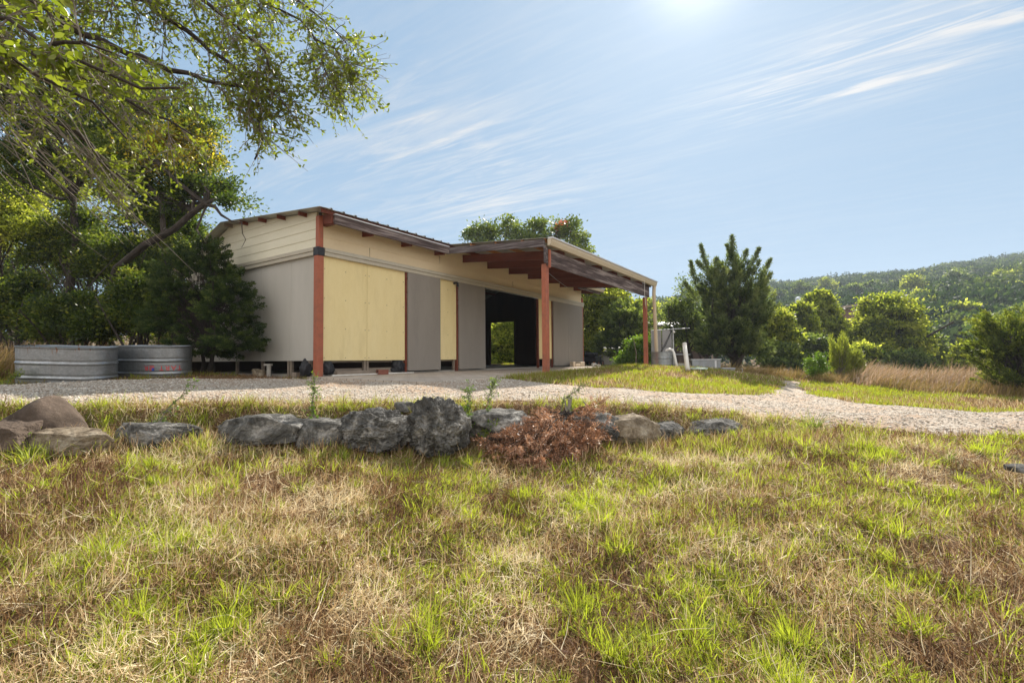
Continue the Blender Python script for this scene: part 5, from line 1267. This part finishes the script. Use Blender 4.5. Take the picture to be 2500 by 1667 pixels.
# ------------------------------------------------------------------ dead juniper heap and saplings
def dead_heap():
    r = np.random.default_rng(13); base = P(1385, 1085, 5.75); base[2] = hz(base[0], base[1]); root = empty('dead_brush_heap', tuple(base))
    tag(root, 'heap of rust brown dead juniper brush dumped over the rock row', 'brush heap')
    apex = P(1385, 1022, 5.95); tb = MB(); C = []; D = []
    T = []
    for k in range(95):
        f = r.random(); px = 1180 + 320 * f; yb = 1068 + 98 * math.exp(-((f - .42) / .30) ** 2) - (12 if f > .85 else 0)
        py = yb - (r.uniform(0, 80) if r.random() < .45 else r.uniform(0, 12))
        Dd = np.interp(py, [1000, 1150], [6.0, 5.05]) + r.normal() * .07
        e = P(px, py, Dd); e[2] = max(e[2], hz(e[0], e[1]) + .02 + r.random() * .03)
        pts = curve(apex + r.normal(size=3) * .05, e, 8, r, .06, -.03 + r.random() * .09)
        tb.tube(list(pts - base), list(np.linspace(.011, .002, 8)), 4, cap=False); tn = r.uniform(.2, .75)
        for j in range(13):
            i = int(r.integers(2, 8)); st2 = pts[i] + (pts[i - 1] - pts[i]) * r.random(); dd = unit(unit(pts[-1] - pts[0]) + r.normal(size=3) * .55 + np.array([0, 0, -.1])); Lb = r.uniform(.06, .20)
            tb.tube([st2 - base, st2 + dd * Lb - base], [.003, .001], 4, cap=False)
            m = 60; t = r.uniform(0, 1.1, m)[:, None]
            C.append(st2 + dd * Lb * t + r.normal(size=(m, 3)) * .012); D.append(np.repeat(dd[None], m, 0) * .7 + r.normal(size=(m, 3)) * .5); T.append(np.full(m, tn) + r.normal(size=m) * .15)
    C = np.concatenate(C); D = np.concatenate(D); T = np.concatenate(T); V, F = leaf_geo(C, D, r.uniform(.018, .05, len(C)), .0065, r)
    np_mesh('dry_needles', V - base, F, M_dead, root, tint=np.clip(T, 0, 1))
    tb.build('branches', M_bark, root)
    s = MB(); s.tube([apex - base + [.0, .05, -.05], P(1392, 975, 6.1) - base], [.028, .024], 8).tube([apex - base + [0, .05, 0], P(1380, 978, 6.1) - base], [.014, .010], 6).tube([P(1440, 1000, 6.05) - base, P(1425, 980, 6.05) - base], [.014, .008], 6)
    s.build('cut_stems', M_barkl, root)
dead_heap()
def sapling(name, label, pts, mat, seed, nb, bl, nleaf, lL, lW, stem_r=.008, tm=.5):
    r = np.random.default_rng(seed); pts = np.array([P(a_, b_, c_ * (KD(a_) if c_ < 8 else 1)) for a_, b_, c_ in pts]); base = pts[0].copy(); base[2] = min(base[2], hz(base[0], base[1])) ; pts = np.vstack([base, pts[1:]])
    root = empty(name, tuple(base)); tag(root, label, 'sapling'); tb = MB(); C = []; D = []
    u = np.linspace(0, 1, 9); q = np.stack([np.interp(u, np.linspace(0, 1, len(pts)), pts[:, j]) for j in range(3)], 1); q[1:-1] += r.normal(size=(7, 3)) * .008
    tb.tube(list(q - base), list(np.linspace(stem_r, stem_r * .25, 9)), 5)
    for k in range(nb):
        t = r.uniform(.25, 1.0) * 8; i = min(int(t), 7); st = q[i] + (q[i + 1] - q[i]) * (t - i); d = unit(unit(q[i + 1] - q[i]) * .7 + r.normal(size=3) * .6); L = bl * r.uniform(.4, 1.2)
        e = st + d * L; tb.tube([st - base, e - base], [stem_r * .35, .0015], 4, cap=False)
        tt = r.uniform(.1, 1.05, nleaf)[:, None]; C.append(st + (e - st) * tt); D.append(np.repeat(d[None], nleaf, 0) * .5 + r.normal(size=(nleaf, 3)) * .7)
    C = np.concatenate(C); D = np.concatenate(D); s = r.uniform(.7, 1.3, len(C)); V, F = leaf_geo(C, D, lL * .8 * s, lW * .75 * s, r, lL > .02)
    np_mesh('leaves', V - base, F, mat, root, tint=np.clip(r.normal(tm, .2, len(C)), 0, 1)); tb.build('stem', M_barkl, root); return root
sapling('oak_sprout', 'crooked thin sapling leaning right over the long dark rock', [(370,1085,5.9),(378,1050,5.9),(400,1010,5.95),(440,965,6.0),(475,930,6.05)], M_green, 201, 34, .10, 9, .028, .013, .010, .3)
sapling('oak_sprout', 'upright leafy sapling before the split between the two smooth rocks', [(762,1075,5.9),(765,1020,5.9),(763,975,5.95),(768,928,6.0)], M_green, 202, 46, .12, 9, .030, .014, .008, .35)
sapling('oak_sprout', 'leafy sapling growing close against the tall pitted rock', [(1128,1110,5.8),(1135,1050,5.8),(1140,1000,5.9),(1145,955,6.0)], M_green, 203, 60, .14, 10, .032, .014, .008, .3)
sapling('oak_sprout', 'second leafy sapling between the pitted rock and the brown heap', [(1180,1080,5.9),(1188,1020,5.95),(1195,960,6.0),(1205,935,6.05)], M_green, 204, 50, .14, 9, .030, .013, .007, .4)
sapling('oak_sprout', 'low leafy sprout at the left foot of the brown heap', [(1165,1080,5.75),(1185,1045,5.75),(1210,1030,5.75)], M_green, 205, 34, .12, 10, .038, .018, .006, .6)
sapling('juniper_sprig', 'green juniper sprig slanting up right from the cut brush', [(1352,1000,6.15),(1375,975,6.15),(1400,958,6.15),(1422,940,6.2)], M_green, 206, 60, .11, 26, .016, .006, .007, .5)
sapling('juniper_sprig', 'small green juniper tip beside the flat topped rock', [(1372,1030,6.0),(1385,1015,6.0),(1395,1000,6.0)], M_green, 207, 26, .07, 20, .014, .005, .005, .5)
sapling('weed', 'low weed at the left picture edge before the dark rock', [(40,1135,5.4),(50,1110,5.4),(62,1095,5.4)], M_green, 208, 20, .12, 8, .03, .010, .004, .4)
sapling('weed', 'small leafy weed beside the left stock tank', [(10,940,8.4),(25,925,8.4),(40,915,8.4)], M_green, 209, 30, .16, 9, .04, .016, .006, .7)
r_ = np.random.default_rng(3); q = P(1990, 1055, 6.45); n = 70
V, F = blade_geo(np.tile(q, (n, 1)) + r_.normal(size=(n, 3)) * [.03, .03, 0], r_.uniform(.2, .42, n), np.full(n, .009), r_.uniform(0, 6.28, n), np.abs(r_.normal(.55, .35, n)), np.abs(r_.normal(.25, .2, n)), r_)
tag(np_mesh('yucca_clump', V, F, M_leafd, tint=np.repeat(r_.uniform(.2, .8, n), 2)), 'spiky dark green grass clump at the drive edge right of the rocks', 'plant')
for (px, py, D, sd) in ((2310, 1110, 5.1, 4),): 
    q = P(px, py, D); q[2] = hz(q[0], q[1]); n = 60
    V, F = blade_geo(np.tile(q, (n, 1)) + r_.normal(size=(n, 3)) * [.04, .04, 0], r_.uniform(.12, .28, n), np.full(n, .006), r_.uniform(0, 6.28, n), np.abs(r_.normal(.7, .35, n)), np.abs(r_.normal(.25, .2, n)), r_)
    tag(np_mesh('sedge_clump', V, F, M_leafd, tint=np.repeat(r_.uniform(.2, .8, n), 2)), 'small spiky clump in the lawn near the right edge', 'plant')

# ------------------------------------------------------------------ light and sky
_az, _el = R(22.0), R(38.6); sd_ = np.array([math.sin(_az) * math.cos(_el), math.cos(_az) * math.cos(_el), math.sin(_el)])
elev = math.asin(sd_[2]); azim = math.atan2(sd_[0], sd_[1])
ld = bpy.data.lights.new('sun', 'SUN'); ld.energy = SUN_E; ld.angle = R(.53); ld.color = (1.0, .93, .82)
lo = bpy.data.objects.new('sun', ld); COL.objects.link(lo); lo.rotation_euler = Vector(sd_).to_track_quat('Z', 'Y').to_euler(); lo.location = (20, 40, 40)
w = bpy.data.worlds.new('World'); scene.world = w; w.use_nodes = True; nt = w.node_tree; nt.nodes.clear()
sky = nt.nodes.new('ShaderNodeTexSky'); sky.sky_type = 'NISHITA'; sky.sun_disc = False; sky.sun_elevation = elev; sky.sun_rotation = azim
sky.altitude = 300; sky.air_density = 1.0; sky.dust_density = .6; sky.ozone_density = 1.4
bg = nt.nodes.new('ShaderNodeBackground'); bg.inputs[1].default_value = SKY_E
out = nt.nodes.new('ShaderNodeOutputWorld')
tc = nt.nodes.new('ShaderNodeTexCoord'); sep = nt.nodes.new('ShaderNodeSeparateXYZ'); nt.links.new(tc.outputs['Generated'], sep.inputs[0])
def mth(op, a, b=None, c=None):
    n = nt.nodes.new('ShaderNodeMath'); n.operation = op
    for i, v in enumerate((a, b, c)):
        if v is None: continue
        if hasattr(v, 'is_linked'): nt.links.new(v, n.inputs[i])
        else: n.inputs[i].default_value = v
    return n.outputs[0]
zc = mth('MAXIMUM', sep.outputs[2], .06)
cx_ = mth('DIVIDE', sep.outputs[0], zc); cy_ = mth('DIVIDE', sep.outputs[1], zc)
cmb = nt.nodes.new('ShaderNodeCombineXYZ'); nt.links.new(cx_, cmb.inputs[0]); nt.links.new(cy_, cmb.inputs[1])
along = mth('MULTIPLY_ADD', cx_, -.83, mth('MULTIPLY', cy_, .56)); across = mth('MULTIPLY_ADD', cx_, .56, mth('MULTIPLY', cy_, .83))
def cloud(sa, sb, off, nscale, lo_, hi_, amt, dist=.5):
    cv = nt.nodes.new('ShaderNodeCombineXYZ')
    nt.links.new(mth('MULTIPLY_ADD', along, sa, off[0]), cv.inputs[0]); nt.links.new(mth('MULTIPLY_ADD', across, sb, off[1]), cv.inputs[1])
    n = tex_noise(nt, cv.outputs[0], nscale, 9, .60, dist)
    mr = nt.nodes.new('ShaderNodeMapRange'); mr.interpolation_type = 'SMOOTHSTEP'; mr.inputs[1].default_value = lo_; mr.inputs[2].default_value = hi_; mr.inputs[4].default_value = amt
    nt.links.new(n, mr.inputs[0]); return mr.outputs[0]
c1 = cloud(.45, 3.0, (1.3, .4), 1.6, .43, .74, .9, .9)
c2 = cloud(1.1, 7.0, (3.1, 2.2), 1.5, .42, .74, .8, 1.6)
big = cloud(.45, .6, CL_OFF, 1.1, .40, .58, 1.0, .2)
def patch(px, py, ra_, rc_, amt):
    d = ray(px, py); X, Y = d[0] / d[2], d[1] / d[2]; al, ac = -.83 * X + .56 * Y, .56 * X + .83 * Y
    q = mth('ADD', mth('POWER', mth('ABSOLUTE', mth('MULTIPLY_ADD', along, 1 / ra_, -al / ra_)), 2.0), mth('POWER', mth('ABSOLUTE', mth('MULTIPLY_ADD', across, 1 / rc_, -ac / rc_)), 2.0))
    return mth('MULTIPLY', mth('POWER', 2.718, mth('MULTIPLY', q, -1.0)), amt)
cov = mth('ADD', mth('ADD', patch(1040, 330, .42, .50, 1.15), patch(2150, 150, .40, .20, 2.6)), mth('ADD', patch(1250, 480, .8, .45, .75), patch(800, 430, .5, .4, .7)))
big = mth('MULTIPLY', mth('MULTIPLY_ADD', big, .5, .5), mth('MINIMUM', mth('ADD', cov, .10), 1.5))
fade = nt.nodes.new('ShaderNodeMapRange'); fade.inputs[1].default_value = .05; fade.inputs[2].default_value = .22; nt.links.new(sep.outputs[2], fade.inputs[0])
big = mth('MULTIPLY', big, fade.outputs[0])
cc = mth('MULTIPLY', mth('ADD', c1, c2), big)
skc = nt.nodes.new('ShaderNodeSeparateColor'); nt.links.new(sky.outputs[0], skc.inputs[0]); skq = nt.nodes.new('ShaderNodeCombineColor')
for i in range(3):
    nt.links.new(mth('MULTIPLY', mth('DIVIDE', skc.outputs[i], mth('MULTIPLY_ADD', skc.outputs[i], SKY_K, 1.0)), SKY_TINT[i]), skq.inputs[i])
hsv = nt.nodes.new('ShaderNodeHueSaturation'); hsv.inputs['Saturation'].default_value = SKY_SAT; nt.links.new(skq.outputs[0], hsv.inputs['Color'])
bw = nt.nodes.new('ShaderNodeRGBToBW'); nt.links.new(hsv.outputs[0], bw.inputs[0])
cmul = mth('MULTIPLY', bw.outputs[0], 1.45)
comb = nt.nodes.new('ShaderNodeCombineColor'); 
for i in range(3): nt.links.new(mth('ADD', cmul, .15), comb.inputs[i])
dotn = nt.nodes.new('ShaderNodeVectorMath'); dotn.operation = 'DOT_PRODUCT'; nt.links.new(tc.outputs['Generated'], dotn.inputs[0]); dotn.inputs[1].default_value = tuple(float(q) for q in sd_)
dp = mth('MAXIMUM', dotn.outputs['Value'], 0.0)
aur = mth('ADD', mth('MULTIPLY', mth('POWER', dp, 26.0), .55), mth('MULTIPLY', mth('POWER', dp, 420.0), 1.7))     # circumsolar glow
glow = nt.nodes.new('ShaderNodeCombineColor')
for i, g_ in enumerate((1.0, .92, .85)): nt.links.new(mth('MULTIPLY', aur, g_), glow.inputs[i])
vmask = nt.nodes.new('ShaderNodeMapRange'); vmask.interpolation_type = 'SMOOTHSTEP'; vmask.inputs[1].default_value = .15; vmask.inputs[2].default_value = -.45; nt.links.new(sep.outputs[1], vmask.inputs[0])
vn = tex_noise(nt, tc.outputs['Generated'], 2.2, 8, .6, .4)      # cloud-shaped fill light added to the sky behind the camera for shaded walls
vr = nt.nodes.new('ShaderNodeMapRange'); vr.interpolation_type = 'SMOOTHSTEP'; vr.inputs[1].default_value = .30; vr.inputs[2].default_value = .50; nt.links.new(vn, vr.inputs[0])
fill_mask = mth('MULTIPLY', vmask.outputs[0], vr.outputs[0])
nt.links.new(mixc(nt, 1.0, mixc(nt, fill_mask, mixc(nt, cc, hsv.outputs[0], comb.outputs[0]), SKY_FILL), glow.outputs[0], 'ADD'), bg.inputs[0]); nt.links.new(bg.outputs[0], out.inputs[0])

if HAZE > 0:
    hb = MB().box(-330, 480, -40, 420, -60, 80)
    m, hnt, N, L = new_mat('haze'); pvn = N.new('ShaderNodeVolumePrincipled'); pvn.inputs['Color'].default_value = (.72, .82, .95, 1); pvn.inputs['Density'].default_value = HAZE
    pvn.inputs['Anisotropy'].default_value = .3
    oo = N.new('ShaderNodeOutputMaterial'); L.new(pvn.outputs[0], oo.inputs['Volume'])
    tag(hb.build('haze', m), 'thin blue air haze over the valley', 'haze', kind='stuff')
vs_ = scene.view_settings; vs_.view_transform = 'Standard'; vs_.look = 'None'; vs_.exposure = EXPO; vs_.gamma = 1; vs_.use_curve_mapping = False
scene.cycles.volume_step_rate = 4; scene.cycles.max_bounces = 6; scene.cycles.diffuse_bounces = 3; scene.cycles.transmission_bounces = 3; scene.cycles.use_denoising = True
